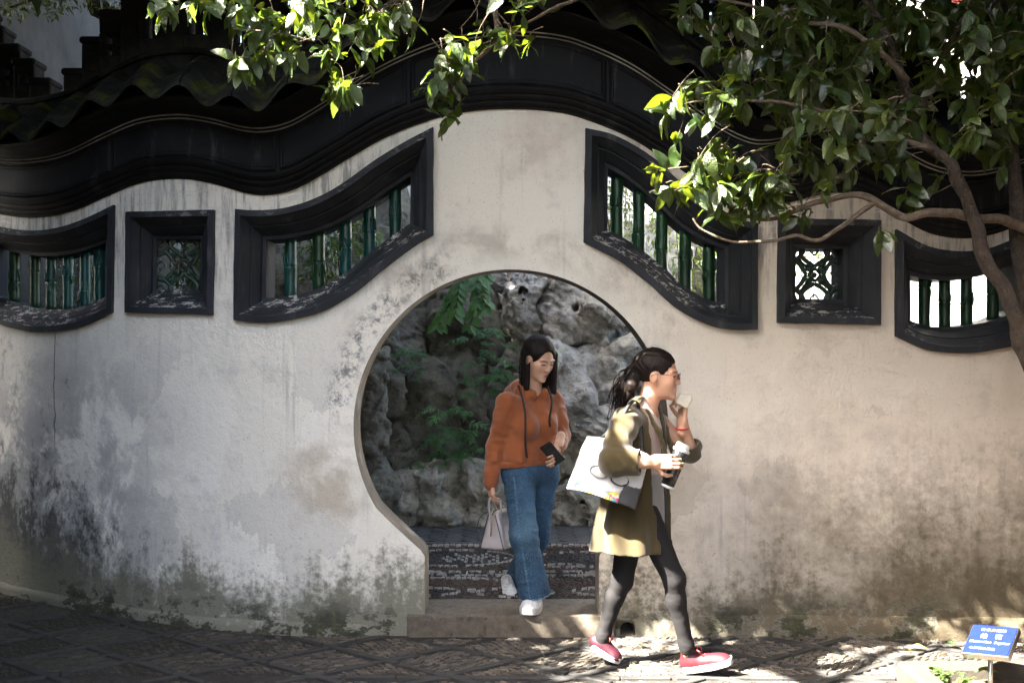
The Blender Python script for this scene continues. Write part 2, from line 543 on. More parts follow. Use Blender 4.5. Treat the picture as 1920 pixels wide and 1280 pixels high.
def bamboo_bar_vf(z0, z1, r, seed):
    rr = random.Random(seed)
    nd = z0 + rr.uniform(.12, .26)
    nodes = []
    while nd < z1 - .03:
        nodes.append(nd); nd += rr.uniform(.24, .34)
    zs = sorted(set([z0, z1] + [q for nn in nodes for q in (nn - .02, nn - .008, nn, nn + .008, nn + .02)] + list(np.linspace(z0, z1, 9)[1:-1])))
    prof = []
    for z in zs:
        if z < z0 or z > z1: continue
        k = 1 + .03 * math.sin(z * 23 + seed)
        for nn in nodes:
            d = abs(z - nn)
            if d < .012: k *= 1.0 - .10 * (d < .003) + .11 * (d > .003)
        prof.append((z, r * k))
    parts = [tube_vf([(0, 0, z) for z, _ in prof], [q for _, q in prof], 14)]
    # leaves and twigs in relief
    for nn in nodes:
        for s in range(5):
            a = -math.pi / 2 + rr.uniform(-1.5, 1.5); L = rr.uniform(.05, .095); da = rr.uniform(-.5, .5); up = rr.choice((1, 1, -1))
            pts, rad = [], []
            for q in range(5):
                t = q / 4
                aa = a + da * t
                pts.append(((r * 1.03) * math.cos(aa), (r * 1.03) * math.sin(aa), nn + up * L * t)); rad.append(.0015 + .0065 * math.sin(math.pi * min(1, t * .9 + .06)))
            parts.append(tube_vf(pts, rad, 5))
    return join_vf(parts)

def bars(frame, key, pxs, off, seed, r=.036):
    inner = inset(WLOOP[key], .150)
    for i, px in enumerate(pxs):
        p = WP(px, 500, off); zr = z_range(inner, p.x)
        if not zr: continue
        v, f = bamboo_bar_vf(zr[0] - .02, zr[1] + .02, r, seed + i)
        o = link('bamboo_bar', mesh('bamboo_bar', v, f), M['glaze'], None, (p.x, p.y, 0), True)
        put(o, frame)

fw = window_frame('wl', 'slate grey wing-shaped window frame left of the gate'); bars(fw, 'wl', [545, 598, 648, 693, 741], .27, 10)
fw = window_frame('wr', 'slate grey wing-shaped window frame right of the gate'); bars(fw, 'wr', [1157, 1198, 1241, 1285, 1329, ], .27, 30)
fw = window_frame('fl', 'lens-shaped window frame at the left edge'); bars(fw, 'fl', [-10, 28, 66, 96, 128, 160, 187], .27, 50)
fw = window_frame('fr', 'lens-shaped window frame at the right edge'); bars(fw, 'fr', [1733, 1771, 1812, 1861, 1905, 1950], .27, 70, .034)

def lattice(frame, key):
    inner = inset(WLOOP[key], .150)
    x0, x1 = min(p[0] for p in inner), max(p[0] for p in inner); z0, z1 = min(p[1] for p in inner), max(p[1] for p in inner)
    cx, cz = (x0 + x1) / 2, (z0 + z1) / 2; hx, hz = (x1 - x0) / 2 + .012, (z1 - z0) / 2 + .012
    off = wall_y(cx) + .27
    parts = []
    def tb(pts, r): parts.append(tube_vf([(cx + a * hx, off + c, cz + b * hz) for a, b, c in pts], r, 8, True))
    for s in range(4):
        ca, sa = math.cos(s * math.pi / 2), math.sin(s * math.pi / 2)
        rot = lambda a, b: (a * ca - b * sa, a * sa + b * ca)
        # ruyi cloud loop on the axis
        loop = catmull([(.0, .2), (.22, .34), (.34, .5), (.26, .68), (.1, .62), (.0, .74), (-.1, .62), (-.26, .68), (-.34, .5), (-.22, .34), (0, .2)], 4)
        tb([(*rot(a, b), 0) for a, b in loop], .0135)
        tb([(*rot(0, .7), 0), (*rot(.04, .85), 0), (*rot(0, 1.02), 0)], .012)
        # rounded cloud on the diagonal
        cl = [(.56 + (.27 + .05 * math.cos(3 * a)) * math.cos(a + .785), .56 + (.27 + .05 * math.cos(3 * a)) * math.sin(a + .785)) for a in np.linspace(0, 2 * math.pi, 21)]
        tb([(*rot(a, b), 0) for a, b in cl], .0125)
        tb([(*rot(.56 + .1 * math.cos(a), .56 + .1 * math.sin(a)), 0) for a in np.linspace(0, 6.283, 11)], .009)
        tb([(*rot(.0, .45), 0), (*rot(.1, .55), 0), (*rot(0, .66), 0), (*rot(-.1, .55), 0), (*rot(0, .45), 0)], .007)
        tb([(*rot(.78, .78), 0), (*rot(.9, .84), 0), (*rot(1.0, .98), 0)], .012)
        tb([(*rot(.2, .2), 0), (*rot(.3, .34), 0), (*rot(.38, .38), 0)], .010)
        for q in (-.25, .25):
            tb([(*rot(.05, .05), -.01), (*rot(.16 + q * .1, .16 - q * .1), -.016), (*rot(.24, .24), -.006)], [.006, .016, .004])
    ring = [(.13 * math.cos(a), .13 * math.sin(a), -.008) for a in np.linspace(0, 2 * math.pi, 17)]
    tb(ring, .011)
    tb([(0, 0, -.02), (0, 0, .01)], [.012, .02])
    sq = [(-1, -1), (1, -1), (1, 1), (-1, 1), (-1, -1)]
    for a, b in zip(sq, sq[1:]): tb([(a[0] * .97, a[1] * .97, .004), (b[0] * .97, b[1] * .97, .004)], .012)
    v, f = join_vf(parts)
    o = link('lattice', mesh('lattice', v, f), M['lattice'], None, None, True)
    put(o, frame)
M['lattice'] = noisy('weathered_green_glaze', (.012, .05, .03), (.03, .045, .035), 14, .3, .3, .004, c3=(.045, .04, .03))
fw = window_frame('sl', 'square window frame with flower lattice left of the gate'); lattice(fw, 'sl')
fw = window_frame('sr', 'square window frame with flower lattice under the branch'); lattice(fw, 'sr')

# ------------------------------------------------------------------ mouldings, frieze, eaves
XS = np.linspace(XL, XR, 300)
def sweep(name, prof, mat, xs=XS, closed=False, smooth=False, parent=None):
    V, F = [], []
    for x in xs:
        b, y0 = Wz(x), wall_y(x)
        P = prof(x)
        for h, off in P: V.append((x, y0 + off, b + h))
    m = len(P)
    for i in range(len(xs) - 1):
        for k in range(m if closed else m - 1):
            a, c = i * m + k, i * m + (k + 1) % m
            F.append([a, a + m, c + m, c])
    if closed:
        F.append(list(range(m))); F.append([(len(xs) - 1) * m + k for k in range(m)])
    me = fix_normals(mesh(name, V, F))
    return link(name, me, mat, parent or garden_wall, None, smooth)

sweep('lower_moulding', lambda x: [(0, .02), (0, -.014), (.016, -.02), (.018, -.032), (.030, -.038), (.044, -.038), (.046, -.052), (.060, -.062), (.076, -.062), (.078, -.076),
                                   (.096, -.086), (.112, -.086), (.113, -.02)], M['mould'])
sweep('frieze_board', lambda x: [(M0, -.01), (M0, -.058), (M0 + FH(x), -.058), (M0 + FH(x), -.01)], M['frieze'])
PANELS = [-560, -330, -90, 216, 525, 768, 1138, 1388, 1690, 2010, 2330]
for a, b in zip(PANELS, PANELS[1:]):
    xa, xb = WP(a, 280).x + .008, WP(b, 280).x - .008
    us = np.unique(np.r_[np.array([0, .008, .014, .020, .026, .034]), np.linspace(.034, xb - xa - .034, max(6, int((xb - xa) / .03))), (xb - xa) - np.array([0, .008, .014, .020, .026, .034])])
    vs_ = [0, .008, .014, .020, .026, .034]
    V, F = [], []
    for u in us:
        x = xa + u; H = FH(x) - .018
        vv = vs_ + list(np.linspace(.034, H - .034, 5)[1:-1]) + [H - q for q in vs_[::-1]]
        for w in vv:
            d = min(u, xb - xa - u, w, H - w)
            h = .0 if d <= .001 else (.011 if d < .009 else .016 if d < .021 else .006 if d < .030 else .009)
            V.append((x, wall_y(x) - .058 - h, Wz(x) + M0 + .009 + w))
    m = len(vv)
    for i in range(len(us) - 1):
        for k in range(m - 1):
            F.append([i * m + k, (i + 1) * m + k, (i + 1) * m + k + 1, i * m + k + 1])
    link('frieze_panel', fix_normals(mesh('frieze_panel', V, F)), M['frieze'], garden_wall)

def H1(x): return M0 + FH(x)
def bead(h, off, r):
    return lambda x: [(H1(x) + h + r * math.sin(a), off - r * math.cos(a)) for a in np.linspace(0, 2 * math.pi, 7)[:-1]]
sweep('lime_line', bead(.006, -.074, .0042), M['lime_line'], closed=True)
sweep('lime_line', bead(.024, -.088, .0042), M['lime_line'], closed=True)
sweep('upper_moulding', lambda x: [(H1(x) + h, o) for h, o in [(0, -.02), (0, -.07), (.014, -.074), (.018, -.086), (.03, -.088), (.034, -.11), (.046, -.135), (.05, -.17), (.058, -.20), (.066, -.24), (.07, -.30), (.078, -.33), (.088, -.33), (.10, -.02)]], M['mould'])

# eave tiles, two courses, each tile a trough between two rolls
TILE_P = .305
def roof_tiles(course):
    x = XL + .1
    while x < XR - .4:
        na, nb = 13, 6
        V, F = [], []
        jit = rng.uniform(-.012, .012); tw = rng.uniform(-.05, .05)
        for layer in (0, 1):
            for j in range(nb):
                t = j / (nb - 1)
                s = (t * .28 + course * .22)                  # distance up the slope
                for i in range(na):
                    u = i / (na - 1)
                    xx = x + u * TILE_P
                    wave = .044 * math.cos(2 * math.pi * u) - .006
                    lip = -.014 * max(0, 1 - t * 5) * (1 if course == 0 else .3)
                    off = -.445 + s * .9 + jit + tw * (u - .5) * .2
                    z = Wz(xx) + H1(xx) + .098 + s * .46 + wave + lip + course * .018 + (0.022 if layer == 0 else 0)
                    z += mnoise.noise((xx * 8, s * 8, 1)) * .005
                    V.append((xx, wall_y(xx) + off, z))
        n = na * nb
        for j in range(nb - 1):
            for i in range(na - 1):
                a = j * na + i
                F.append([a, a + 1, a + 1 + na, a + na]); F.append([n + a, n + a + na, n + a + 1 + na, n + a + 1])
        for i in range(na - 1):
            F.append([i, n + i, n + i + 1, i + 1]); a = (nb - 1) * na + i; F.append([a, a + 1, n + a + 1, n + a])
        for j in range(nb - 1):
            a = j * na; F.append([a, a + na, n + a + na, n + a]); a += na - 1; F.append([a, n + a, n + a + na, a + na])
        link('roof_tile', mesh('roof_tile', V, F), M['tile'], garden_wall, None, False)
        x += TILE_P + .003
roof_tiles(0); roof_tiles(1)
sweep('roof_slope', lambda x: [(H1(x) + h, o) for h, o in [(.05, .02), (.10, -.3), (.29, .0), (.29, .36), (.08, .80), (.04, .36)]], M['mould'], closed=True)
sweep('ridge_band', lambda x: [(H1(x) + h, o) for h, o in [(.26, .04), (.285, .0), (.40, .01), (.405, -.02), (.425, -.025), (.43, .0), (.445, .01), (.445, .3), (.26, .3)]], M['ridge'], closed=True)

# openwork parapet on the ridge, stepping down to the dips
def ridge_blocks():
    dips = [WP(90, 200).x, WP(1830, 200).x, WP(-560, 200).x]
    x = XL + .2
    k = 0
    while x < XR - .3:
        w = .15
        xm = x + w / 2
        d = min(abs(xm - q) for q in dips)
        H = 0 if d < .10 else .10 if d < .24 else .24 if d < .36 else .34 if d < .5 else .46 if d < .66 else .58
        b = Wz(xm) + H1(xm) + .435; y = wall_y(xm) + .13
        if H > 0:
            parts = []
            def bx(cx, cz, sx, sz, sy=.16, ch=.008):
                v, f = box_vf(sx, sy, sz, ch); parts.append(([(p[0] + cx, p[1], p[2] + cz) for p in v], f))
            if k % 2 == 0 or H < .3:
                bx(0, H / 2, w * .94, H)
                bx(0, H + .02, w * 1.06, .045, .2, .012)
                if H > .2: bx(0, H * .5, w * .45, H * .5, .19)
            else:
                bx(0, .05, w * 1.04, .10); bx(0, H - .05, w * 1.04, .10); bx(0, H + .02, w * 1.1, .045, .2, .012)
                bx(-w * .42, H / 2, .035, H - .2); bx(w * .42, H / 2, .035, H - .2); bx(0, H / 2, .03, H - .2, .08); bx(0, H / 2, w * .8, .03, .08)
            v, f = join_vf(parts)
            link('ridge_block', mesh('ridge_block', v, f), M['ridge'], garden_wall, (xm, y, b))
        x += w; k += 1
ridge_blocks()

# low rendered footing right of the gate
def footing(xa, xb, h, p):
    xs = np.linspace(xa, xb, int((xb - xa) / .03)); V, F = [], []
    for i, x in enumerate(xs):
        y = wall_y(x); n = mnoise.noise((x * 3, 0, 7)) * .012 + mnoise.noise((x * 14, 0, 2)) * .006
        e = min(1, i / 4, (len(xs) - 1 - i) / 4)
        for q, (hh, pp) in enumerate([(-.05, p), (h * .5, p), (h * .85 + n, p * .85), (h + n, p * .3), (h + .02 + n, -.02)]):
            V.append((x, y - pp * e + (n * .5 if q else 0) + (.004 if e < 1 else 0), hh))
    for i in range(len(xs) - 1):
        for k in range(4): F.append([i * 5 + k, (i + 1) * 5 + k, (i + 1) * 5 + k + 1, i * 5 + k + 1])
    link('footing', fix_normals(mesh('footing', V, F)), M['plaster'], garden_wall, None, True)
footing(WP(1205, 1190).x, XR, .115, .04)
footing(XL, WP(700, 1190).x, .06, .035)
# ================================================================== iso-surface mesher (for rocks, people, hair, cloth)
def surface_nets(F, org, h):
    F = np.asarray(F, np.float32)
    S = F < 0
    nx, ny, nz = F.shape
    cnt = np.zeros((nx - 1, ny - 1, nz - 1), np.int8); acc = np.zeros((nx - 1, ny - 1, nz - 1, 3), np.float32)
    corner = [(i, j, k) for i in (0, 1) for j in (0, 1) for k in (0, 1)]
    def sub(A, c): return A[c[0]:nx - 1 + c[0], c[1]:ny - 1 + c[1], c[2]:nz - 1 + c[2]]
    for a in corner:
        for ax in range(3):
            if a[ax]: continue
            b = list(a); b[ax] = 1
            fa, fb = sub(F, a), sub(F, b)
            m = sub(S, a) != sub(S, b)
            if not m.any(): continue
            t = fa[m] / (fa[m] - fb[m])
            p = np.tile(np.array(a, np.float32), (len(t), 1)); p[:, ax] += t
            acc[m] += p; cnt[m] += 1
    act = cnt > 0
    idx = np.full(act.shape, -1, np.int32); idx[act] = np.arange(act.sum())
    cells = np.argwhere(act)
    V = (cells + acc[act] / cnt[act][:, None]) * h + np.asarray(org, np.float32)
    Q = []
    for ax in range(3):
        u, w = (ax + 1) % 3, (ax + 2) % 3
        sl0 = [slice(None)] * 3; sl1 = [slice(None)] * 3
        sl0[ax] = slice(0, -1); sl1[ax] = slice(1, None)
        m = S[tuple(sl0)] != S[tuple(sl1)]
        e = np.argwhere(m)
        ok = (e[:, u] > 0) & (e[:, w] > 0) & (e[:, u] < F.shape[u] - 1) & (e[:, w] < F.shape[w] - 1)
        e = e[ok]
        def cell(du, dw):
            c = e.copy(); c[:, u] += du; c[:, w] += dw
            return idx[c[:, 0], c[:, 1], c[:, 2]]
        q = np.stack([cell(-1, -1), cell(0, -1), cell(0, 0), cell(-1, 0)], 1)
        flip = ~S[e[:, 0], e[:, 1], e[:, 2]]
        q[flip] = q[flip][:, ::-1]
        Q.append(q)
    Q = np.vstack(Q)
    return V, Q[(Q >= 0).all(1)]

def sdf_mesh(name, fn, lo, hi, h, band=2.6):
    """evaluate coarsely, then finely only close to the surface"""
    lo = np.array(lo, float); hi = np.array(hi, float); K = 4
    nc = np.ceil((hi - lo) / (h * K)).astype(int) + 1
    def pts(n, st): return np.stack(np.meshgrid(*[lo[i] + np.arange(n[i]) * st for i in range(3)], indexing='ij'), -1).astype(np.float32)
    C = fn(pts(nc, h * K).reshape(-1, 3)).reshape(nc)
    n = (nc - 1) * K + 1
    ix = [np.minimum((np.arange(n[i]) + K // 2) // K, nc[i] - 1) for i in range(3)]
    F = C[np.ix_(*ix)].astype(np.float32)
    m = np.abs(F) < h * K * band
    I = np.argwhere(m)
    F[m] = fn((lo + I * h).astype(np.float32))
    return surface_nets(F, lo, h)

_lat = nrg.random((32, 32, 32)).astype(np.float32)
def vnoise(P, scale=1.0, seed=0):
    Q = P * scale + seed * 7.31
    I = np.floor(Q).astype(np.int32); f = (Q - I).astype(np.float32); f = f * f * (3 - 2 * f)
    r = 0
    for a in (0, 1):
        for b in (0, 1):
            for c in (0, 1):
                w = (f[:, 0] if a else 1 - f[:, 0]) * (f[:, 1] if b else 1 - f[:, 1]) * (f[:, 2] if c else 1 - f[:, 2])
                r = r + w * _lat[(I[:, 0] + a) & 31, (I[:, 1] + b) & 31, (I[:, 2] + c) & 31]
    return r - .5
def fbm(P, scale, oct=4, seed=0, g=.5):
    r = 0; a = 1
    for o in range(oct):
        r = r + a * vnoise(P, scale * 2 ** o, seed + o); a *= g
    return r

# ================================================================== ground and paving
M['earth'] = noisy('dark_earth', (.030, .026, .020), (.055, .048, .038), 9, .95, .5, .01)
M['grit'] = noisy('paving_grit', (.016, .014, .012), (.032, .028, .023), 20, .95, .6, .008)
M['slate'] = noisy('slate_strip', (.026, .025, .023), (.044, .042, .038), 9, .8, .3, .004)
M['granite'] = noisy('granite_step', (.105, .085, .062), (.15, .125, .095), 26, .85, .4, .005, c3=(.06, .048, .033))
def stone_mat(name, rough=.75):
    t = NT(name); v = t.obj()
    f = t.noise(v, 90, 3, .6)
    col = t.mix(t.rng(f, .3, .7, 0, .4), t.attr(), (.05, .045, .04))
    return t.fin(col, rough, t.bump(f, .3, .003))
M['pebble'] = stone_mat('pebble_stone')

ground = tag(link('ground', mesh('ground', [(-60, -60, -.004), (60, -60, -.004), (60, 60, -.004), (-60, 60, -.004)], [[0, 1, 2, 3]]), M['earth']), kind='structure')
xs_ = np.linspace(XL, XR, 60)
pv = [(-4.5, -5, 0), (4.5, -5, 0)] + [(x, wall_y(x) + .15, 0) for x in np.linspace(4.5, -4.5, 50)]
pavement = tag(link('pavement', mesh('pavement', pv, [list(range(len(pv)))]), M['grit']), kind='structure')
TZ = .118
tv = [(x, wall_y(x) + .12, TZ) for x in xs_] + [(XR + 6, .3, TZ), (XR + 6, 14, TZ), (XL - 4, 14, TZ), (XL - 4, 2.9, TZ)]
terrace = tag(link('rear_terrace', mesh('rear_terrace', tv, [list(range(len(tv)))]), M['grit']), kind='structure')

def pebble_batch(name, P, L, Wd, H, ang, col, parent, z0):
    """many small set-on-edge stones as one mesh"""
    n = len(P)
    k = 6
    a = np.linspace(0, 2 * np.pi, k, endpoint=False) + np.pi / 6
    sx, sy = np.sign(np.cos(a)) * np.abs(np.cos(a)) ** .6, np.sign(np.sin(a)) * np.abs(np.sin(a)) ** .7
    base = np.c_[sx, sy, np.zeros(k)]; top = np.c_[sx * .80, sy * .62, np.ones(k)]
    T = np.vstack([base, top])[None].repeat(n, 0)
    T[:, :, 0] *= L[:, None] / 2; T[:, :, 1] *= Wd[:, None] / 2
    T[:, k:, 2] *= H[:, None]; T[:, :k, 2] = -.01
    T += nrg.normal(0, .0012, T.shape)
    T[:, k:, 2] += nrg.normal(0, .05, (n, 1)) * T[:, k:, 0]
    c, s = np.cos(ang)[:, None], np.sin(ang)[:, None]
    X = T[:, :, 0] * c - T[:, :, 1] * s + P[:, 0:1]; Y = T[:, :, 0] * s + T[:, :, 1] * c + P[:, 1:2]
    V = np.stack([X, Y, T[:, :, 2] + z0], -1).reshape(-1, 3)
    q = np.array([[i, (i + 1) % k, k + (i + 1) % k, k + i] for i in range(k)] + [[k, k + 1, k + 2, k + 5], [k + 2, k + 3, k + 4, k + 5]])
    Q = (q[None] + (np.arange(n) * 2 * k)[:, None, None]).reshape(-1, 4)
    me = mesh_np(name, V, Q)
    set_col(me, np.repeat(col, 2 * k, 0))
    o = link(name, me, M['pebble'], parent, None, False)
    o['kind'] = 'stuff'
    return o

# front paving: diamonds of slate strips filled with stones set on edge
DX, DY = .66, .50
def cell(P): return P[:, 0] / DX + P[:, 1] / DY, P[:, 0] / DX - P[:, 1] / DY
wy = np.vectorize(wall_y)
def front_ok(P, m=.03):
    ok = P[:, 1] < wy(P[:, 0]) - m
    return ok & ~((np.abs(P[:, 0]) < .60) & (P[:, 1] > -.05 - m)) & ~((P[:, 0] > 1.86) & (P[:, 1] < -.86 + m))
allP, allA = [], []
for par, ang in ((0, .42), (1, -.5)):
    c, s = math.cos(ang), math.sin(ang)
    u, w = np.meshgrid(np.arange(-5, 5, .060), np.arange(-5, 5, .0205), indexing='ij')
    u = u + (np.arange(w.shape[1]) % 2)[None] * .03 + nrg.normal(0, .006, u.shape); w = w + nrg.normal(0, .0018, w.shape)
    P = np.c_[(u * c - w * s).ravel(), (u * s + w * c).ravel()]
    P = P[(np.abs(P[:, 0]) < 3.7) & (P[:, 1] > -1.35) & (P[:, 1] < 1.3)]
    a, b = cell(P)
    k = ((np.floor(a) + np.floor(b)) % 2 == par)
    fa, fb = a % 1, b % 1
    k &= (fa > .085) & (fa < .915) & (fb > .085) & (fb < .915)
    P = P[k]; P = P[front_ok(P)]
    P = P[np.abs(P[:, 1] + .78) > .06]
    allP.append(P); allA.append(np.full(len(P), ang) + nrg.normal(0, .10, len(P)))
P = np.vstack(allP); A = np.concatenate(allA); n = len(P)
tone = nrg.uniform(.28, .72, n)[:, None]
pal = np.array([(.19, .16, .125), (.24, .21, .165), (.15, .135, .12), (.26, .21, .15), (.20, .155, .11)])
col = pal[nrg.integers(0, 5, n)] * tone
shaded = np.clip((-P[:, 0] - .6 + nrg.normal(0, .35, n)) * .7, 0, 1)[:, None]  # shade of the left side put into the stone colour, greenish dark
col = col * (1 - .8 * shaded) + np.array([(.020, .020, .009)]) * .8 * shaded
pebble_batch('cobble_infill', P, nrg.uniform(.046, .066, n), nrg.uniform(.013, .019, n), nrg.uniform(.004, .0095, n), A, col, pavement, 0)

_slate = [box_mesh('slate_strip', .245 + .02 * i, .040 + .004 * i, .05, .004) for i in range(3)]
for i, me_ in enumerate(_slate): me_.materials.append(M['slate'])
def slate_line(p, q, vis=True):
    p, q = Vector((*p, 0)), Vector((*q, 0)); d = q - p; L = d.length
    t = 0
    while t < L - .1:
        c = p + d * ((t + .13) / L)
        if front_ok(np.array([[c.x, c.y]]), .09)[0] and abs(c.x) < 3.3 and c.y > -1.0:
            o = link('slate_strip', rng.choice(_slate), None, pavement, (c.x, c.y, -.012 + rng.uniform(-.002, .003)))
            o.rotation_euler = (rng.uniform(-.01, .01), rng.uniform(-.01, .01), math.atan2(d.y, d.x) + rng.uniform(-.02, .02))
        t += .272
for i in range(-9, 10):
    # a = i : x/DX + y/DY = i ; b = i
    slate_line(((i + 2.4) * DX, -2.4 * DY), ((i - 2.4) * DX, 2.4 * DY))
    slate_line(((i - 2.4) * DX, -2.4 * DY), ((i + 2.4) * DX, 2.4 * DY))
slate_line((-1.1, -.78), (1.9, -.78))

# granite step in the gate
def step_mesh():
    v, f = box_vf(1.18, .40, .22, 0)
    bm = bmesh.new(); vv = [bm.verts.new(p) for p in v]
    for q in f: bm.faces.new([vv[i] for i in q])
    bmesh.ops.bevel(bm, geom=list(bm.edges), offset=.014, segments=3, affect='EDGES', profile=.6)
    bmesh.ops.subdivide_edges(bm, edges=[e for e in bm.edges if e.calc_length() > .2], cuts=24, use_grid_fill=True)
    for x in bm.verts: x.co += Vector((0, mnoise.noise(x.co * 9) * .006, mnoise.noise(x.co * 7 + Vector((3, 1, 2))) * .005))
    me = bpy.data.meshes.new('gate_step'); bm.to_mesh(me); bm.free()
    return me
tag(link('gate_step', step_mesh(), M['granite'], None, (-.005, .168, .012), True), 'worn brown granite step across the foot of the moon gate', 'step')

# mosaic of the passage behind the gate
u, w = np.meshgrid(np.arange(-1.2, 1.25, .036), np.arange(.38, 2.08, .018), indexing='ij')
P = np.c_[u.ravel() + (np.arange(u.size) % 2) * .012 + nrg.normal(0, .005, u.size), w.ravel() + nrg.normal(0, .003, u.size)]
n = len(P); x_, y_ = P[:, 0], P[:, 1]
col = np.tile(np.array([(.085, .062, .048)]), (n, 1)); ang = nrg.normal(0, .25, n)
el = lambda cx, cy, rx, ry: ((x_ - cx) / rx) ** 2 + ((y_ - cy) / ry) ** 2 < 1
dark = el(-.42, 1.55, .42, .26) | el(.5, 1.5, .33, .24) | el(-.62, .52, .3, .10) | (np.abs(y_ - 1.02) < .09)
col[dark] = (.045, .047, .052)
red = ((y_ > .72) & (y_ < .88)) | el(.72, 1.75, .16, .22) | (y_ > 1.92)
col[red] = (.115, .062, .045)
ov = el(.02, .5, .22, .10) | el(.62, .52, .25, .10)
col[ov] = (.10, .07, .055); ang[ov] += 1.3
col = col * np.array([(.62, .55, .50)]) * nrg.uniform(.45, 1.3, n)[:, None]
pebble_batch('mosaic_infill', P, nrg.uniform(.026, .036, n), nrg.uniform(.012, .016, n), nrg.uniform(.004, .012, n), ang, col, terrace, TZ)

M['porcelain'] = noisy('white_porcelain', (.40, .38, .34), (.20, .185, .155), 30, .5, .2, .002)
def inlay(curves):
    parts = []
    for pts, wd in curves:
        for a, b in zip(pts, pts[1:]):
            a, b = Vector((*a, 0)), Vector((*b, 0)); L = (b - a).length
            m = max(1, round(L / .045))
            for k in range(m):
                if rng.random() < .22: continue
                p = a.lerp(b, (k + .5) / m); v, f = box_vf(L / m * .86, wd, .03, .002)
                an = math.atan2(b.y - a.y, b.x - a.x) + rng.uniform(-.06, .06)
                R_ = Matrix.Translation((p.x, p.y, TZ + .003 + rng.uniform(0, .003))) @ Matrix.Rotation(an, 4, 'Z')
                parts.append(([R_ @ Vector(q) for q in v], f))
    v, f = join_vf(parts)
    o = link('white_inlay', mesh('white_inlay', v, f), M['porcelain'], terrace)
    o['kind'] = 'stuff'
def ell(cx, cy, rx, ry, a0=0, a1=360, m=28): return [(cx + rx * math.cos(R(a0 + (a1 - a0) * k / m)), cy + ry * math.sin(R(a0 + (a1 - a0) * k / m))) for k in range(m + 1)]
inlay([([(-1.1, 2.03), (1.1, 2.03)], .010), ([(-1.1, 1.99), (1.1, 1.99)], .005)])
inlay([([(-1.1, 1.09), (1.1, 1.09)], .007), ([(-1.1, .97), (1.1, .97)], .006)] + [(ell(-.9 + .2 * k, 1.03, .06, .032), .0045) for k in range(10) if k % 3] + [([(-.9 + .2 * k, .98), (-.9 + .2 * k, 1.08)], .008) for k in range(10) if k % 3 == 0])
inlay([(ell(-.42, 1.55, .44, .28), .004), (ell(.5, 1.5, .35, .26, 20, 200), .004), (ell(.98, 1.5, .2, .42, 80, 280), .014), (ell(.35, 1.25, .15, .08, 0, 180), .006)])
inlay([(ell(-.62, .52, .3, .11), .0035), (ell(.02, .5, .24, .11), .004), (ell(.64, .52, .27, .11), .0035), ([(-.28, .55), (-.22, .55)], .03), (ell(-.4, .8, .35, .10, 10, 170), .005), (ell(.4, 1.3, .3, .06, 180, 360), .005)])
dots = []
for j in range(6):
    for i in range(9):
        if abs((j % 2) * .5 + i - 4) < 4.6 - abs(j - 2.5) * .5: dots.append(([(-.5 + i * .055 + (j % 2) * .027, 1.42 + j * .05), (-.475 + i * .055 + (j % 2) * .027, 1.42 + j * .05)], .009))
inlay(dots)

# herringbone brick strip before the rockery
M['brick'] = noisy('grey_brick', (.040, .039, .037), (.066, .063, .058), 5, .85, .3, .004, coord='Object')
_brick = box_mesh('brick', .175, .041, .05, .004); _brick.materials.append(M['brick'])
bt = .045
for i in range(-40, 41):
    for j in range(-8, 9):
        for k in (0, 1):
            # translations (1, 1) and (4, -4) in brick widths
            cx = i + 4 * j + (2 if k == 0 else .5); cy = i - 4 * j + (.5 if k == 0 else 3)
            cx *= bt; cy *= bt
            a = R(45); px_, py_ = (cx * math.cos(a) - cy * math.sin(a)), (cx * math.sin(a) + cy * math.cos(a)) + 2.6
            if -.95 < px_ < 1.1 and 2.17 < py_ < 3.0:
                o = link('brick', _brick, None, terrace, (px_, py_, TZ - .012 + rng.uniform(-.003, .003)))
                o.rotation_euler = (rng.uniform(-.02, .02), rng.uniform(-.02, .02), a + (0 if k == 0 else R(90)))
_ed = box_mesh('edge_brick', .24, .06, .05, .004); _ed.materials.append(M['brick'])
for k in range(10):
    link('edge_brick', _ed, None, terrace, (-1.1 + k * .245, 2.10, TZ - .008))

# planter with stone kerb and sign, lower right
M['kerb'] = noisy('kerb_stone', (.055, .045, .033), (.038, .032, .024), 10, .85, .4, .006)
planter = tag(empty('planting_bed', (2.6, -1.5, 0)), 'stone kerbed planting bed in the lower right corner', 'planting bed')
def kerb(cx, cy, sx, sy):
    v, f = box_vf(sx, sy, .20, .016)
    link('kerb_stone', mesh('kerb_stone', v, f), M['kerb'], planter, (cx, cy, .02))
kerb(2.30, -.92, .86, .11); kerb(3.17, -.92, .86, .11)
kerb(1.925, -1.30, .11, .63); kerb(1.925, -1.94, .11, .63)
M['soil'] = noisy('leaf_litter_soil', (.085, .06, .042), (.13, .095, .065), 22, .95, .9, .02)
sv, sf = [], []
for j in range(13):
    for i in range(17):
        x, y = 1.97 + i * .1, -.97 - j * .1
        sv.append((x, y, .055 + mnoise.noise((x * 5, y * 5, 0)) * .02))
for j in range(12):
    for i in range(16): sf.append([j * 17 + i, j * 17 + i + 1, (j + 1) * 17 + i + 1, (j + 1) * 17 + i])
link('soil', fix_normals(mesh('soil', sv, sf)), M['soil'], planter, None, True)
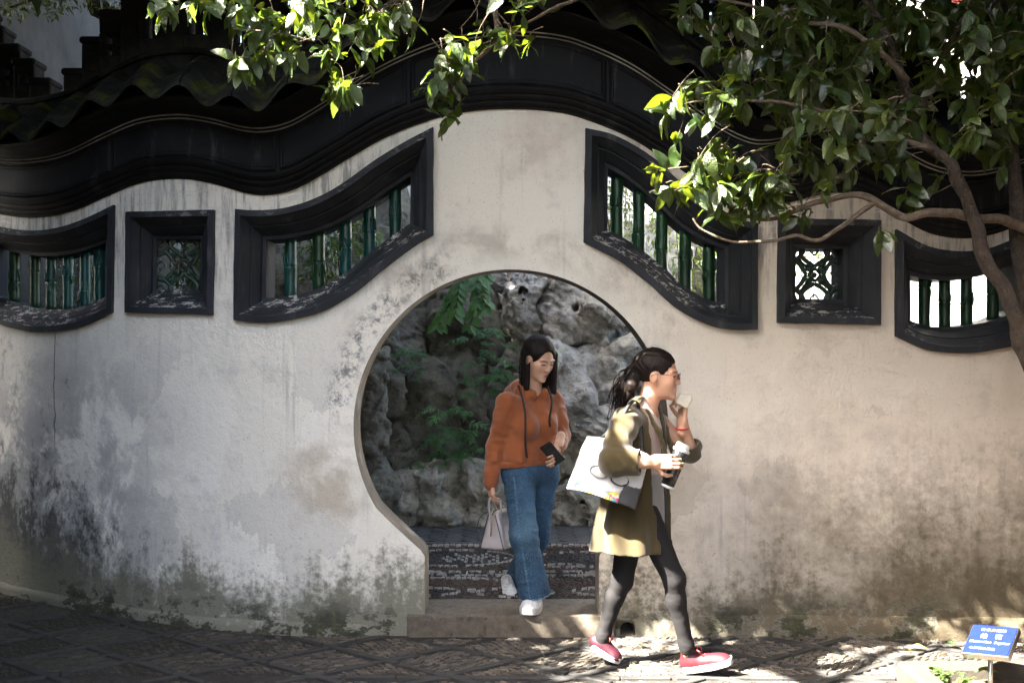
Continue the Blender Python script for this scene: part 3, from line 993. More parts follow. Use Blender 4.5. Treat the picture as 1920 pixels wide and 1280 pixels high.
# ================================================================== rockery behind the gate
def rock_material(name, c1, c2, c3):
    t = NT(name); v = t.obj()
    a = t.noise(v, 3.5, 6, .65, .5); b = t.noise(v, 9, 6, .72); st = t.noise(t.mapping(v, (3, 3, 14)), 2.2, 4, .6, .8)
    col = t.mix(t.rng(a, .35, .65), c1, c2)
    col = t.mix(t.rng(b, .45, .68, 0, .75), col, tuple(q * .28 for q in c1))
    col = t.mix(t.rng(st, .6, .68, 0, .25), col, tuple(min(.6, q * 1.6) for q in c2))
    nz = t.xyz(t.n('NewGeometry').outputs['Normal'])[2]
    col = t.mix(t.mul(t.rng(nz, .1, .8), t.rng(a, .48, .6), .5), col, c3)
    return t.fin(col, .9, t.bump(t.add(t.mul(a, .8), t.add(t.mul(b, .6), t.mul(st, .15))), 1.0, .05), Specular_IOR_Level=.25)
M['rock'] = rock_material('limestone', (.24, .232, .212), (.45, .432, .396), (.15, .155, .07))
M['rock_shaded'] = rock_material('shaded_mossy_limestone', (.095, .090, .072), (.165, .155, .125), (.07, .078, .024))  # limestone again, darkened to carry the shade of the left mass
M['rock_warm'] = rock_material('tan_limestone', (.22, .203, .162), (.37, .343, .285), (.13, .133, .055))

def rock_vq(size, seed, rough=.35, holes=0, strata=0.0, res=44):
    sx, sy, sz = size
    rough *= 1.05
    mx = max(size)
    rr = random.Random(seed)
    hs = [(Vector((rr.uniform(-.7, .7) * sx, rr.uniform(-1, -.3) * sy, rr.uniform(-.7, .7) * sz)), rr.uniform(.10, .22) * min(sx, sz)) for _ in range(holes)]
    p_ = rr.uniform(2.2, 3.2)
    def fn(P):
        D = P + np.stack([vnoise(P / mx, 1.6, seed + k) for k in range(3)], 1) * mx * .55
        q = np.abs(D / np.array(size))
        d = (np.power((q ** p_).sum(1), 1 / p_) - 1) * min(size)
        n1 = fbm(P / mx, 1.7, 4, seed)
        rid = 1 - np.abs(fbm(P / mx, 2.2, 3, seed + 20)) * 3
        d = d + n1 * rough * mx * .9 - np.clip(rid - .62, 0, 1) * -.22 * mx * rough
        d = d + np.maximum(0, np.abs(fbm(P / mx, 1.2, 2, seed + 9)) * -1 + .06) * mx * 1.1 * rough
        d = d + (np.abs(vnoise(P / mx, 5.5, seed + 31)) + .6 * np.abs(vnoise(P / mx, 11, seed + 32)) - .25) * -.16 * mx * rough / .36
        if strata: d = d + strata * mx * np.sin((P[:, 2] + .35 * P[:, 0] + vnoise(P / mx, 2, seed) * .2 * mx) / mx * 34) * .5
        for c, r in hs:
            dd = np.sqrt(((P - np.array(c)) ** 2).sum(1)) - r
            k = .05 * mx
            h = np.clip(.5 - .5 * (d + dd) / k, 0, 1)
            d = d * (1 - h) + -dd * h + k * h * (1 - h)
        return d
    b = np.array(size) * 1.45
    return sdf_mesh('rock', fn, -b, b, 2.0 * max(b) / (res * 1.35))

rockery = tag(empty('rockery', (0, 3.4, TZ)), 'craggy grey limestone rockery rising behind the moon gate', 'rockery')
def rock(px, py, w, h, y, seed, mat='rock', tilt=0, parent=rockery, name='rock', depth=.8, label=None, cat=None, **kw):
    D = CAMD + y; s = D / FPX
    sx, sz = w * s / 2, h * s / 2; sy = max(.12, (sx + sz) / 2 * depth)
    V, Q = rock_vq((sx, sy, sz), seed, **kw)
    me = mesh_np(name, V, Q)
    o = link(name, me, M[mat], None, PX(px, py, y), True)
    o.rotation_euler = (0, R(tilt), 0)
    if parent: put(o, parent)
    if label: tag(o, label, cat)
    return o

ROCKS = [
 # crags at the right, lighter stone standing in for brighter daylight
 (1078, 592, 150, 130, 3.30, 1, 'rock', 18, dict(holes=3, strata=.03, rough=.4)),
 (1052, 720, 95, 220, 3.10, 2, 'rock', -12, dict(holes=1, rough=.3)),
 (1132, 700, 150, 130, 3.25, 3, 'rock', -25, dict(holes=2, rough=.38)),
 (1105, 788, 160, 80, 3.00, 4, 'rock', 8, dict(strata=.05, rough=.28)),
 (1172, 600, 120, 120, 3.55, 5, 'rock', 10, dict(holes=2, rough=.42)),
 (978, 572, 80, 150, 3.35, 6, 'rock', 4, dict(holes=1, rough=.4)),
 (955, 524, 90, 70, 3.60, 7, 'rock', 0, dict(rough=.4)),
 (1022, 527, 110, 70, 3.75, 8, 'rock_warm', 0, dict(rough=.4)),
 (1212, 690, 130, 190, 3.50, 9, 'rock', 0, dict(holes=2, rough=.4)),
 (958, 655, 100, 130, 3.50, 10, 'rock', 10, dict(rough=.38)),
 (1082, 872, 210, 130, 3.35, 11, 'rock_warm', 0, dict(holes=1, rough=.38)),
 (1230, 830, 170, 220, 3.45, 12, 'rock_warm', 0, dict(holes=1, rough=.38)),
 # darker mossy mass at the left: shade put into the moss-grown stone
 (884, 640, 170, 230, 3.75, 13, 'rock_shaded', 0, dict(rough=.36)),
 (785, 610, 190, 200, 3.85, 14, 'rock_shaded', 0, dict(rough=.36)),
 (792, 790, 120, 230, 3.45, 15, 'rock_shaded', 4, dict(rough=.24)),
 (868, 800, 120, 250, 3.55, 16, 'rock_shaded', -4, dict(rough=.28)),
 (735, 830, 100, 200, 3.40, 17, 'rock_shaded', -6, dict(rough=.3)),
 (722, 660, 110, 110, 3.50, 18, 'rock_shaded', 12, dict(rough=.36)),
 (940, 810, 120, 220, 3.55, 19, 'rock_shaded', 0, dict(holes=2, rough=.38)),
 (850, 520, 260, 140, 4.05, 20, 'rock_shaded', 0, dict(rough=.36)),
 (965, 905, 150, 130, 3.40, 21, 'rock_shaded', 0, dict(rough=.36)),
 (640, 760, 150, 420, 3.60, 22, 'rock_shaded', 0, dict(rough=.36)),
 # deep backing and crags seen through the windows
 (960, 700, 760, 560, 4.75, 23, 'rock_shaded', 0, dict(rough=.2, depth=.3)),
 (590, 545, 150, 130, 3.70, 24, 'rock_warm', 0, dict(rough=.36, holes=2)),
 (690, 480, 150, 110, 3.90, 25, 'rock_shaded', 0, dict(rough=.36)),
 (470, 640, 240, 360, 3.90, 26, 'rock_shaded', 0, dict(rough=.34)),
 (1330, 720, 220, 330, 3.85, 27, 'rock', 0, dict(rough=.34, holes=2)),
 (1120, 500, 240, 110, 4.10, 28, 'rock', 0, dict(rough=.36)),
]
for px, py, w, h, y, sd, m, tl, kw in ROCKS: rock(px, py, w, h, y, sd, m, tl, **kw)

# knotted, root-like carved pillar just inside the left edge of the gate
def carved_pillar():
    base = PX(700, 850, 2.55); top = PX(706, 655, 2.55)
    rr = random.Random(5); Hh = top.z - base.z
    blobs = []
    for k in range(46):
        t = rr.random(); a = rr.uniform(-2.9, .2)
        r = .085 + .03 * math.sin(t * 9)
        blobs.append((np.array([r * math.cos(a), r * math.sin(a), (t - .0) * Hh]), rr.uniform(.022, .048)))
    sw = []
    for k in range(5):
        a0 = rr.uniform(0, 6); sgn = rr.choice((-1, 1)); z0 = rr.uniform(0, .25) * Hh
        sw.append([np.array([.095 * math.cos(a0 + sgn * q * .5), .095 * math.sin(a0 + sgn * q * .5), z0 + q * .07]) for q in range(7)])
    def fn(P):
        d = np.sqrt(P[:, 0] ** 2 + P[:, 1] ** 2) - (.085 + .02 * np.sin(P[:, 2] * 11))
        d = np.maximum(d, np.abs(P[:, 2] - Hh / 2) - Hh / 2)
        def un(d, e, k=.018):
            h = np.clip(.5 + .5 * (d - e) / k, 0, 1); return d * (1 - h) + e * h - k * h * (1 - h)
        for c, r in blobs: d = un(d, np.sqrt(((P - c) ** 2).sum(1)) - r)
        for s in sw:
            for a, b in zip(s, s[1:]):
                ab = b - a; t = np.clip(((P - a) @ ab) / (ab @ ab), 0, 1)
                d = un(d, np.sqrt(((P - a - t[:, None] * ab) ** 2).sum(1)) - .02)
        return d + fbm(P, 22, 2, 4) * .012
    V, Q = sdf_mesh('p', fn, (-.19, -.19, -.05), (.19, .19, Hh + .1), .009)
    tag(link('carved_pillar', mesh_np('carved_pillar', V, Q), M['rock_shaded'], None, base, True), 'knotted grey carved stone pillar inside the left rim of the gate', 'pillar')
    rock(700, 915, 110, 160, 2.6, 55, 'rock_shaded', 0, None, 'boulder', label='dark moss-grown boulder carrying the knotted stone pillar', cat='boulder', rough=.3)
carved_pillar()
for px, py, w, h, sd, m, lb in [
    (745, 940, 100, 120, 31, 'rock_warm', 'squat tan boulder nearest the left rim of the gate'),
    (820, 930, 98, 140, 32, 'rock_warm', 'upright pitted boulder with two rounded heads beside the handbag'),
    (908, 925, 90, 150, 33, 'rock_warm', 'leaning boulder with a pale top behind the orange sleeve'),
    (1028, 972, 76, 48, 34, 'rock', 'small angular grey stone beside the jeans on the brick paving'),
    (1088, 950, 130, 100, 35, 'rock_warm', 'broad low greenish boulder left of the white tote bag')]:
    rock(px, py, w, h, 3.0, sd, m, 0, None, 'boulder', label=lb, cat='boulder', holes=2 if sd == 32 else 1, rough=.34)

# ================================================================== what stands farther back
M['back_plaster'] = noisy('flaking_plaster', (.80, .79, .76), (.66, .65, .62), 2.2, .93, .5, .012, c3=(.15, .145, .135))
M['white_plaster'] = noisy('clean_white_plaster', (.72, .71, .69), (.66, .65, .63), 1.5, .9, .15, .006)
M['grey_plaster'] = noisy('grey_streaked_plaster', (.085, .080, .073), (.05, .048, .044), 1.3, .93, .5, .014, c3=(.028, .027, .025))
M['dark_wood'] = noisy('dark_wood', (.045, .030, .022), (.030, .021, .016), 6, .6, .2, .005)
M['roof'] = noisy('grey_roof_tile', (.07, .07, .07), (.05, .05, .05), 9, .9, .5, .01)

def slab(name, x0, x1, y0, y1, z0, z1, mat, parent=None, ch=.01):
    v, f = box_vf(x1 - x0, y1 - y0, z1 - z0, ch)
    return link(name, mesh(name, v, f), M[mat], parent, ((x0 + x1) / 2, (y0 + y1) / 2, (z0 + z1) / 2))

bw_ = tag(empty('courtyard_wall', (0, 5.4, TZ)), 'flaking pale courtyard wall seen through the left windows behind the rocks', 'wall')
slab('plaster_wall', -7.0, 2.3, 5.4, 5.75, TZ - .2, 3.9, 'back_plaster', bw_)
slab('coping', -7.1, 2.35, 5.25, 5.9, 3.9, 4.05, 'roof', bw_)
wh = tag(empty('white_house', (5, 5.2, TZ)), 'bright white house wall behind the right windows and the treetop', 'house')
slab('wall', 2.35, 9.5, 5.2, 5.6, TZ - .2, 7.2, 'white_plaster', wh)
slab('eave', 2.2, 9.7, 4.7, 5.8, 7.2, 7.34, 'roof', wh)
gh = tag(empty('grey_house', (-6, 5, TZ)), 'grey streaked house gable beyond the wall crest at upper left', 'house')
slab('wall', -8.5, -4.55, 2.9, 9.5, TZ - .2, 7.4, 'grey_plaster', gh)
slab('eave', -8.8, -4.2, 2.5, 9.9, 7.4, 7.56, 'roof', gh)
# ================================================================== leaves and trees
def leaf_material(name, dark, light, rough=.33, trans=.35, tcol=(.22, .42, .02), plain=False):
    t = NT(name); r = t.rand(); v = t.obj()
    n_ = t.noise(v, 3, 3)
    base = t.mix(t.attr(), dark, light) if False else t.mix(r, dark, light)
    if not plain: base = t.mix(t.rng(n_, .35, .7, 0, .35), base, tuple(q * .55 for q in dark))
    t.fin(base, rough, None if plain else t.bump(t.noise(t.mapping(v, (1, 1, 1)), 12, 3), .35, .05), Specular_IOR_Level=.75)
    tr = t.n('BsdfTranslucent'); tr.inputs[0].default_value = (*tcol, 1)
    mx = t.n('MixShader'); mx.inputs[0].default_value = trans
    t.L(t.b.outputs[0], mx.inputs[1]); t.L(tr.outputs[0], mx.inputs[2]); t.L(mx.outputs[0], t.out.inputs[0])
    return t.m
M['leaf'] = leaf_material('glossy_leaf', (.016, .034, .006), (.044, .066, .009), .34, .28, (.22, .29, .012))
M['leaf_young'] = leaf_material('young_leaf', (.04, .072, .020), (.075, .115, .035), .38, .30, (.22, .34, .03))
M['leaf_fern'] = leaf_material('fern_leaf', (.03, .105, .028), (.055, .17, .035), .5, .25, (.12, .36, .04))
M['leaf_dead'] = leaf_material('yellow_leaf', (.30, .24, .06), (.38, .36, .10), .5, .3, (.5, .45, .05))
M['leaf_dark'] = leaf_material('crown_leaf', (.010, .026, .008), (.018, .042, .012), .5, .12, (.05, .10, .01), True)
M['bark'] = noisy('bark', (.036, .025, .017), (.066, .047, .031), 18, .9, 1.0, .02, c3=(.02, .015, .010))
M['twig'] = noisy('twig_bark', (.09, .066, .043), (.15, .11, .072), 30, .85, .8, .008, c3=(.05, .038, .025))

def leaf_vf(L=1.0, W=.42, fold=.22, curl=.25, wave=.03, nL=7, seed=0):
    """leaf along +X, face up +Z, folded along its midrib, tip curling down"""
    rr = random.Random(seed)
    V, F = [], []
    for i in range(nL):
        t = i / (nL - 1)
        w = W / 2 * (math.sin(math.pi * min(1, t ** .85)) ** .75) * (1 - .15 * t) if 0 < t < 1 else .012
        x = L * (t - curl * .15 * t * t); z = -curl * t * t * L * .6
        for s in (-1, -.5, 0, .5, 1):
            V.append((x, s * w, z + abs(s) * w * fold * 2 * (1 - abs(s) * .25) + wave * math.sin(t * 9 + s * 2 + seed) * abs(s)))
    for i in range(nL - 1):
        for k in range(4):
            a = i * 5 + k; F.append([a, a + 1, a + 6, a + 5])
    return V, F
def leaf_meshes(mat, n, **kw):
    out = []
    for i in range(n):
        v, f = leaf_vf(W=rng.uniform(.44, .56), fold=rng.uniform(.05, .3), curl=rng.uniform(.0, .9), seed=i, **kw)
        me = mesh('leaf', v, f); me.materials.append(M[mat])
        me.polygons.foreach_set('use_smooth', [True] * len(me.polygons))
        out.append(me)
    return out
LEAF = leaf_meshes('leaf', 8); LEAFY = leaf_meshes('leaf_young', 6)

def leaf_basis(d, up, roll):
    x = Vector(d).normalized(); z = Vector(up); z = z - x * z.dot(x)
    z = z.normalized() if z.length > 1e-4 else x.orthogonal().normalized()
    z = Matrix.Rotation(roll, 3, x) @ z
    y = z.cross(x)
    return Matrix((x, y, z)).transposed()

def leaves_merged(name, specs, mat, parent, simple=False):
    """specs: (pos, basis, length) -> one mesh"""
    tv, tf = leaf_vf(nL=4 if simple else 6, W=.44, fold=.15, curl=.3)
    if simple:
        tv = [(0, 0, 0), (.35, -.2, .05), (.4, 0, 0), (.35, .2, .05), (1, 0, -.15)]; tf = [[0, 1, 2, 3], [1, 4, 3, 2]]
    T = np.array(tv); q = np.array(tf); n = len(specs)
    B = np.array([np.array(b) * L for _, b, L in specs]); Pp = np.array([tuple(p) for p, _, _ in specs])
    V = np.einsum('nij,kj->nki', B, T) + Pp[:, None]
    Q = (q[None] + (np.arange(n) * len(T))[:, None, None]).reshape(-1, 4)
    me = mesh_np(name, V.reshape(-1, 3), Q)
    o = link(name, me, M[mat], parent, None, not simple)
    o['kind'] = 'stuff'
    return o

def twig_leaves(tip, root, nleaf, size, rr, droop=.6):
    """leaf specs along a twig from root to tip"""
    out = []
    root, tip = Vector(root), Vector(tip); ax = (tip - root).normalized()
    side = ax.cross(Vector((0, 0, 1)))
    side = side.normalized() if side.length > 1e-3 else Vector((1, 0, 0))
    for k in range(nleaf):
        t = .3 + .7 * (k + 1) / nleaf
        p = root.lerp(tip, t)
        a = rr.uniform(0, 2 * math.pi)
        rad = side * math.cos(a) + ax.cross(side) * math.sin(a)
        d = ax * rr.uniform(-.1, .9) + rad * rr.uniform(.5, 1.2) + Vector((0, 0, -droop * rr.uniform(-.5, 1.5)))
        up = Vector((rr.uniform(-1, .8), rr.uniform(-1.2, .5), 1))
        out.append((p, leaf_basis(d, up, rr.uniform(-.5, .5)), size * rr.uniform(.7, 1.2)))
    return out

def limb(tree, name, pts, r0, r1, mat='bark', n=9, wob=.006):
    c = [Vector(p) for p in catmull([tuple(p) for p in pts], 5)]
    c = [p + Vector((mnoise.noise(p * 7), mnoise.noise(p * 7 + Vector((5, 0, 0))), mnoise.noise(p * 7 + Vector((0, 5, 0))))) * wob * 2 for p in c]
    m = len(c)
    rad = [(r0 + (r1 - r0) * (i / (m - 1)) ** .8) * (1 + .13 * mnoise.noise(p * 11)) for i, p in enumerate(c)]
    v, f = tube_vf(c, rad, n)
    return link(name, mesh(name, v, f), M[mat], tree, None, True)

def leafy_mass(tree, clusters, size, seed, max_parts=300, young=.15):
    """clusters: (px, py, rx, ry, y0, y1, twigs); leaves nearest the camera become parts, the rest one mass"""
    rr = random.Random(seed)
    specs, tw = [], []
    for px, py, rx, ry, y0, y1, nt in clusters:
        for _ in range(nt):
            while True:
                a, b = rr.uniform(-1, 1), rr.uniform(-1, 1)
                if a * a + b * b < 1: break
            y = rr.uniform(y0, y1)
            tip = PX(px + a * rx, py + b * ry, y)
            root = tip + Vector((rr.uniform(-.10, .17), rr.uniform(-.10, .10), rr.uniform(-.03, .17)))
            specs += twig_leaves(tip, root, rr.randint(4, 7), size, rr)
            mid = (tip + root) / 2 + Vector((rr.uniform(-.02, .02), 0, rr.uniform(.0, .035)))
            tw.append(tube_vf([Vector(q) for q in catmull([root, mid, tip], 3)], [.003 - .0003 * q for q in range(7)], 5))
    v, f = join_vf(tw)
    o = link('twigs', mesh('twigs', v, f), M['twig'], tree, None, True); o['kind'] = 'stuff'
    specs.sort(key=lambda s: s[0].y - .02 * s[2])
    rest = []
    for i, (p, b, L) in enumerate(specs):
        if i < max_parts:
            me = rr.choice(LEAFY if rr.random() < young else LEAF)
            o = link('leaf', me, None, None, p)
            o.rotation_euler = b.to_euler(); o.scale = (L, L, L)
            put(o, tree)
        else: rest.append((p, b, L))
    if rest: leaves_merged('leaf_mass', rest, 'leaf', tree)
    return specs

# ------------------------------------------------------------------ tree at the right, leaning in front of the wall
tree_r = tag(empty('osmanthus_tree', (2.35, -1.15, 0)), 'broad-leaved tree leaning in from the right edge with bare lit branches', 'tree')
yr = -1.15
limb(tree_r, 'trunk', [(2.62, yr - .1, -.02), (2.60, yr - .1, .55), PX(1985, 820, yr), PX(1925, 665, yr), PX(1898, 580, yr), PX(1868, 520, yr), PX(1842, 465, yr), PX(1826, 410, yr), PX(1808, 355, yr), PX(1778, 308, yr),
                       PX(1740, 272, yr + .05), PX(1712, 215, yr + .1), PX(1690, 130, yr + .1), PX(1640, 20, yr + .1), PX(1560, -140, yr)], .048, .018, wob=.012)
limb(tree_r, 'limb', [PX(1942, 700, yr + .35), PX(1925, 560, yr + .35), PX(1908, 450, yr + .35), PX(1905, 350, yr + .4), PX(1890, 240, yr + .4), PX(1880, 100, yr + .4), PX(1850, -120, yr + .4)], .045, .025)
limb(tree_r, 'branch', [PX(1930, 432, yr + .3), PX(1880, 415, yr + .2), PX(1810, 403, yr + .05), PX(1740, 400, yr - .08), PX(1695, 407, yr - .1), PX(1660, 388, yr - .1), PX(1625, 370, yr - .1), PX(1590, 366, yr - .1), PX(1540, 380, yr - .1), PX(1490, 396, yr - .1),
                        PX(1440, 411, yr - .1), PX(1400, 407, yr - .1), PX(1360, 400, yr - .1), PX(1325, 372, yr - .1), PX(1300, 330, yr - .1)], .027, .004, 'twig', wob=.008)
limb(tree_r, 'branch', [PX(1645, 378, yr - .1), PX(1608, 403, yr - .1), PX(1575, 428, yr - .12), PX(1535, 447, yr - .14), PX(1495, 442, yr - .14), PX(1455, 450, yr - .14), PX(1405, 456, yr - .14), PX(1352, 448, yr - .14), PX(1318, 430, yr - .14), PX(1302, 408, yr - .14)], .013, .004, 'twig', wob=.007)
limb(tree_r, 'branch', [PX(1745, 278, yr), PX(1660, 250, yr - .1), PX(1560, 215, yr - .15), PX(1450, 190, yr - .2), PX(1340, 190, yr - .2), PX(1270, 195, yr - .2)], .016, .003, 'twig')
limb(tree_r, 'branch', [PX(1700, 150, yr), PX(1600, 60, yr - .1), PX(1500, 40, yr - .1), PX(1400, 10, yr - .1), PX(1320, 0, yr - .1)], .016, .004, 'twig')
limb(tree_r, 'branch', [PX(1700, 180, yr + .1), PX(1640, 250, yr), PX(1560, 300, yr), PX(1460, 330, yr - .05), PX(1380, 350, yr - .1)], .012, .003, 'twig')
limb(tree_r, 'branch', [PX(1720, 215, yr + .1), PX(1760, 120, yr + .1), PX(1800, 40, yr), PX(1840, -60, yr)], .018, .008, 'bark')
leafy_mass(tree_r, [
 (1480, 110, 120, 80, -1.5, -.9, 18), (1390, 80, 80, 60, -1.6, -1.0, 9), (1330, 190, 70, 45, -1.6, -1.2, 9), (1275, 205, 30, 18, -1.5, -1.3, 2),
 (1420, 220, 80, 60, -1.5, -1.0, 9), (1560, 200, 110, 60, -1.5, -.9, 13), (1640, 230, 100, 60, -1.6, -.9, 11), (1500, 300, 110, 50, -1.5, -1.0, 9),
 (1330, 330, 60, 30, -1.45, -1.25, 5), (1440, 350, 70, 35, -1.45, -1.25, 6), (1290, 285, 60, 30, -1.35, -1.15, 3), (1225, 325, 25, 15, -1.3, -1.2, 1), (1300, 350, 50, 30, -1.35, -1.15, 4), (1380, 340, 70, 40, -1.4, -1.1, 7),
 (1340, 400, 60, 25, -1.35, -1.15, 4), (1430, 375, 60, 25, -1.35, -1.1, 4), (1580, 310, 100, 40, -1.5, -1.0, 7), (1690, 300, 60, 40, -1.4, -1.0, 5), (1730, 370, 40, 25, -1.35, -1.1, 3),
 (1620, 90, 140, 80, -1.4, -.7, 20), (1760, 90, 140, 90, -1.4, -.6, 22), (1860, 150, 70, 110, -1.5, -.6, 16), (1780, 210, 110, 60, -1.5, -.7, 12), (1560, 20, 160, 40, -1.6, -.8, 12),
 (1700, 30, 200, 50, -1.1, -.5, 34), (1850, 60, 90, 80, -1.2, -.5, 26), (1880, 260, 50, 70, -1.0, -.6, 10), (1600, 150, 160, 90, -1.0, -.5, 26), (1450, 60, 140, 60, -1.0, -.6, 14), (1815, 120, 40, 60, -.9, -.2, 14), (1870, 30, 60, 50, -.7, .0, 22), (1760, 40, 90, 40, -.7, -.1, 22), (1320, 20, 60, 25, -1.4, -1.0, 4), (1660, 430, 15, 15, -1.3, -1.2, 1), (1490, 410, 60, 15, -1.3, -1.15, 2)], .116, 11)

# ------------------------------------------------------------------ tree at the left front: only its hanging sprays reach into the picture
tree_l = tag(empty('evergreen_tree', (-2.55, -3.5, 0)), 'evergreen tree whose sunlit leafy sprays hang across the top of the wall', 'tree')
limb(tree_l, 'trunk', [(-2.55, -3.5, -.02), (-2.6, -3.4, 1.2), (-2.6, -3.2, 2.4), (-2.5, -3.0, 3.4), (-2.1, -2.8, 4.3)], .16, .09, wob=.02)
limb(tree_l, 'branch', [(-2.5, -3.0, 3.4), (-1.8, -2.6, 3.75), (-1.1, -1.8, 3.75), PX(760, -60, -1.30), PX(640, 60, -1.25), PX(520, 75, -1.25)], .05, .006)
limb(tree_l, 'branch', [(-1.2, -1.9, 3.75), (-.5, -1.7, 3.7), PX(900, -40, -1.15), PX(930, 60, -1.15), PX(880, 130, -1.15), PX(830, 210, -1.15)], .03, .004, 'twig')
limb(tree_l, 'branch', [(-1.8, -2.6, 3.75), (-1.5, -1.8, 3.6), PX(430, -30, -1.25), PX(360, 5, -1.25), PX(290, 20, -1.25)], .025, .004, 'twig')
limb(tree_l, 'branch', [(-.5, -1.7, 3.7), PX(1080, -40, -1.15), PX(1030, 20, -1.15), PX(950, 60, -1.15), PX(890, 90, -1.15)], .014, .003, 'twig')
for a, b in [((905, -10), (862, 55)), ((885, -10), (893, 50)), ((930, 20), (960, 70)), ((760, 20), (735, 95)), ((700, 70), (665, 125))]:
    limb(tree_l, 'twig', [PX(a[0], a[1], -1.15), PX((a[0] + b[0]) / 2 + 6, (a[1] + b[1]) / 2, -1.17), PX(b[0], b[1], -1.15)], .004, .0015, 'twig', 5, .002)
leafy_mass(tree_l, [
 (560, 45, 80, 40, -1.60, -1.20, 14), (480, 60, 45, 40, -1.50, -1.20, 8), (455, 120, 30, 20, -1.50, -1.30, 5), (520, 110, 40, 25, -1.50, -1.20, 6), (650, 40, 80, 40, -1.60, -1.20, 11),
 (640, 105, 50, 20, -1.50, -1.20, 5), (615, 165, 40, 25, -1.50, -1.30, 8), (720, 60, 50, 30, -1.50, -1.20, 8), (750, 30, 40, 30, -1.50, -1.20, 4), (300, 10, 30, 20, -1.50, -1.30, 4), (350, 0, 60, 25, -1.50, -1.30, 6), (420, 5, 50, 25, -1.50, -1.20, 6),
 (860, 115, 55, 35, -1.40, -1.20, 9), (815, 165, 30, 25, -1.40, -1.20, 6), (840, 220, 18, 14, -1.35, -1.25, 2), (930, 70, 40, 20, -1.40, -1.20, 4), (950, 15, 50, 20, -1.40, -1.20, 4), (610, -10, 120, 30, -1.60, -1.20, 8), (985, 85, 8, 8, -1.30, -1.25, 1)],
 .098, 23, young=.5)
# ================================================================== crowns and roofs added out of view, shaped to keep the wall in shade
def crown(tree, boxes, seed, size=.30, name='crown', mat='leaf_dark', slant=False):
    """boxes: (x0, x1, y0, y1, z0, z1, count)"""
    rr = random.Random(seed); specs = []
    for x0, x1, y0, y1, z0, z1, n in boxes:
        for _ in range(n):
            p = Vector((rr.uniform(x0, x1), 0, rr.uniform(z0, z1)))
            # the front edge of the crown follows the slant of the light
            ym = max(y0, -.42 * (p.z - .16)) if slant else y0
            p.y = rr.uniform(ym, y1); sz = .13 if slant and p.y < ym + .3 else size
            d = Vector((rr.uniform(-1, 1), rr.uniform(-1, 1), rr.uniform(-.8, .2)))
            specs.append((p, leaf_basis(d, (rr.uniform(-.5, .5), rr.uniform(-.5, .5), 1), rr.uniform(-.6, .6)), sz * rr.uniform(.75, 1.25)))
    return leaves_merged(name, specs, mat, tree, True)
crown(tree_l, [(-7.6, -.8, -2.2, .9, 4.0, 4.8, 11500)], 3, slant=True)
crown(tree_l, [(-6.5, -.8, -2.2, -1.25, 4.0, 4.7, 7000)], 33, .14, slant=True)
crown(tree_l, [(-5.4, -3.7, -4.2, -1.7, 4.0, 4.7, 2000)], 13)
crown(tree_l, [(-3.3, -.6, -2.4, -1.7, 4.0, 4.7, 150), (-4.0, -3.35, -3.6, -1.7, 4.0, 4.7, 900)], 15, .15)
limb(tree_l, 'branch', [(-2.1, -2.8, 4.3), (-2.6, -1.6, 4.4), (-3.6, -.9, 4.4)], .06, .015)
limb(tree_l, 'branch', [(-2.1, -2.8, 4.3), (-2.7, -1.9, 4.5), (-1.9, -1.1, 4.5), (-.8, -.9, 4.4)], .06, .015)
limb(tree_l, 'branch', [(-2.3, -2.9, 4.0), (-3.4, -2.9, 4.3), (-4.6, -2.6, 4.4)], .06, .015)
crown(tree_r, [(-1.0, 3.4, -2.2, .2, 3.9, 4.8, 8500)], 4, slant=True)
crown(tree_r, [(-1.0, 1.5, -2.2, -1.25, 4.0, 4.7, 3500)], 34, .14, slant=True)
crown(tree_r, [(-.3, 4.0, -2.9, -1.6, 4.0, 4.8, 4000), (2.6, 4.2, -2.6, -.2, 2.8, 4.2, 900)], 14)
limb(tree_r, 'limb', [PX(1560, -140, yr), (1.0, -1.1, 3.7), (.6, -1.1, 4.2), (-.2, -1.1, 4.4)], .03, .01)
limb(tree_r, 'limb', [PX(1850, -120, yr + .4), (2.1, -.9, 3.9), (2.6, -1.0, 4.4)], .03, .01)

# tree rising behind the wall at the upper left, its unseen crown added to shade the rockery
tree_b = tag(empty('courtyard_tree', (-3.1, 1.9, TZ)), 'dark fine-leaved tree behind the wall crest at upper left', 'tree')
limb(tree_b, 'trunk', [(-3.1, 1.9, TZ - .05), (-3.05, 1.9, 1.5), (-2.98, 1.85, 2.9), PX(205, 45, 1.8), PX(180, 5, 1.8), (-3.1, 1.7, 5.0), (-3.2, 1.4, 5.6)], .10, .05)
limb(tree_b, 'limb', [PX(205, 45, 1.8), PX(250, 10, 1.8), (-2.4, 1.6, 4.9), (-1.6, 1.4, 5.5)], .035, .02)
limb(tree_b, 'limb', [PX(180, 5, 1.8), PX(140, -15, 1.8), PX(70, 0, 1.7), PX(20, 15, 1.7)], .02, .006)
crown(tree_b, [(-6.2, -1.4, -.3, 2.6, 5.2, 6.0, 6800), (-4.0, -.8, 2.6, 4.6, 5.2, 6.0, 2600)], 6, .28)
rr_ = random.Random(9); sp_ = []
for (px, py, rx, ry, n) in [(60, 10, 70, 16, 170), (130, 0, 60, 20, 120), (220, 5, 60, 14, 110), (25, 25, 30, 12, 50), (100, 25, 12, 12, 30)]:
    for _ in range(n):
        p = PX(px + rr_.uniform(-rx, rx), py + rr_.uniform(-ry, ry), rr_.uniform(1.5, 2.0))
        sp_.append((p, leaf_basis((rr_.uniform(-1, 1), rr_.uniform(-1, 1), rr_.uniform(-1, .2)), (0, -.3, 1), rr_.uniform(-1, 1)), rr_.uniform(.03, .06)))
leaves_merged('leaf_mass', sp_, 'leaf', tree_b, True)

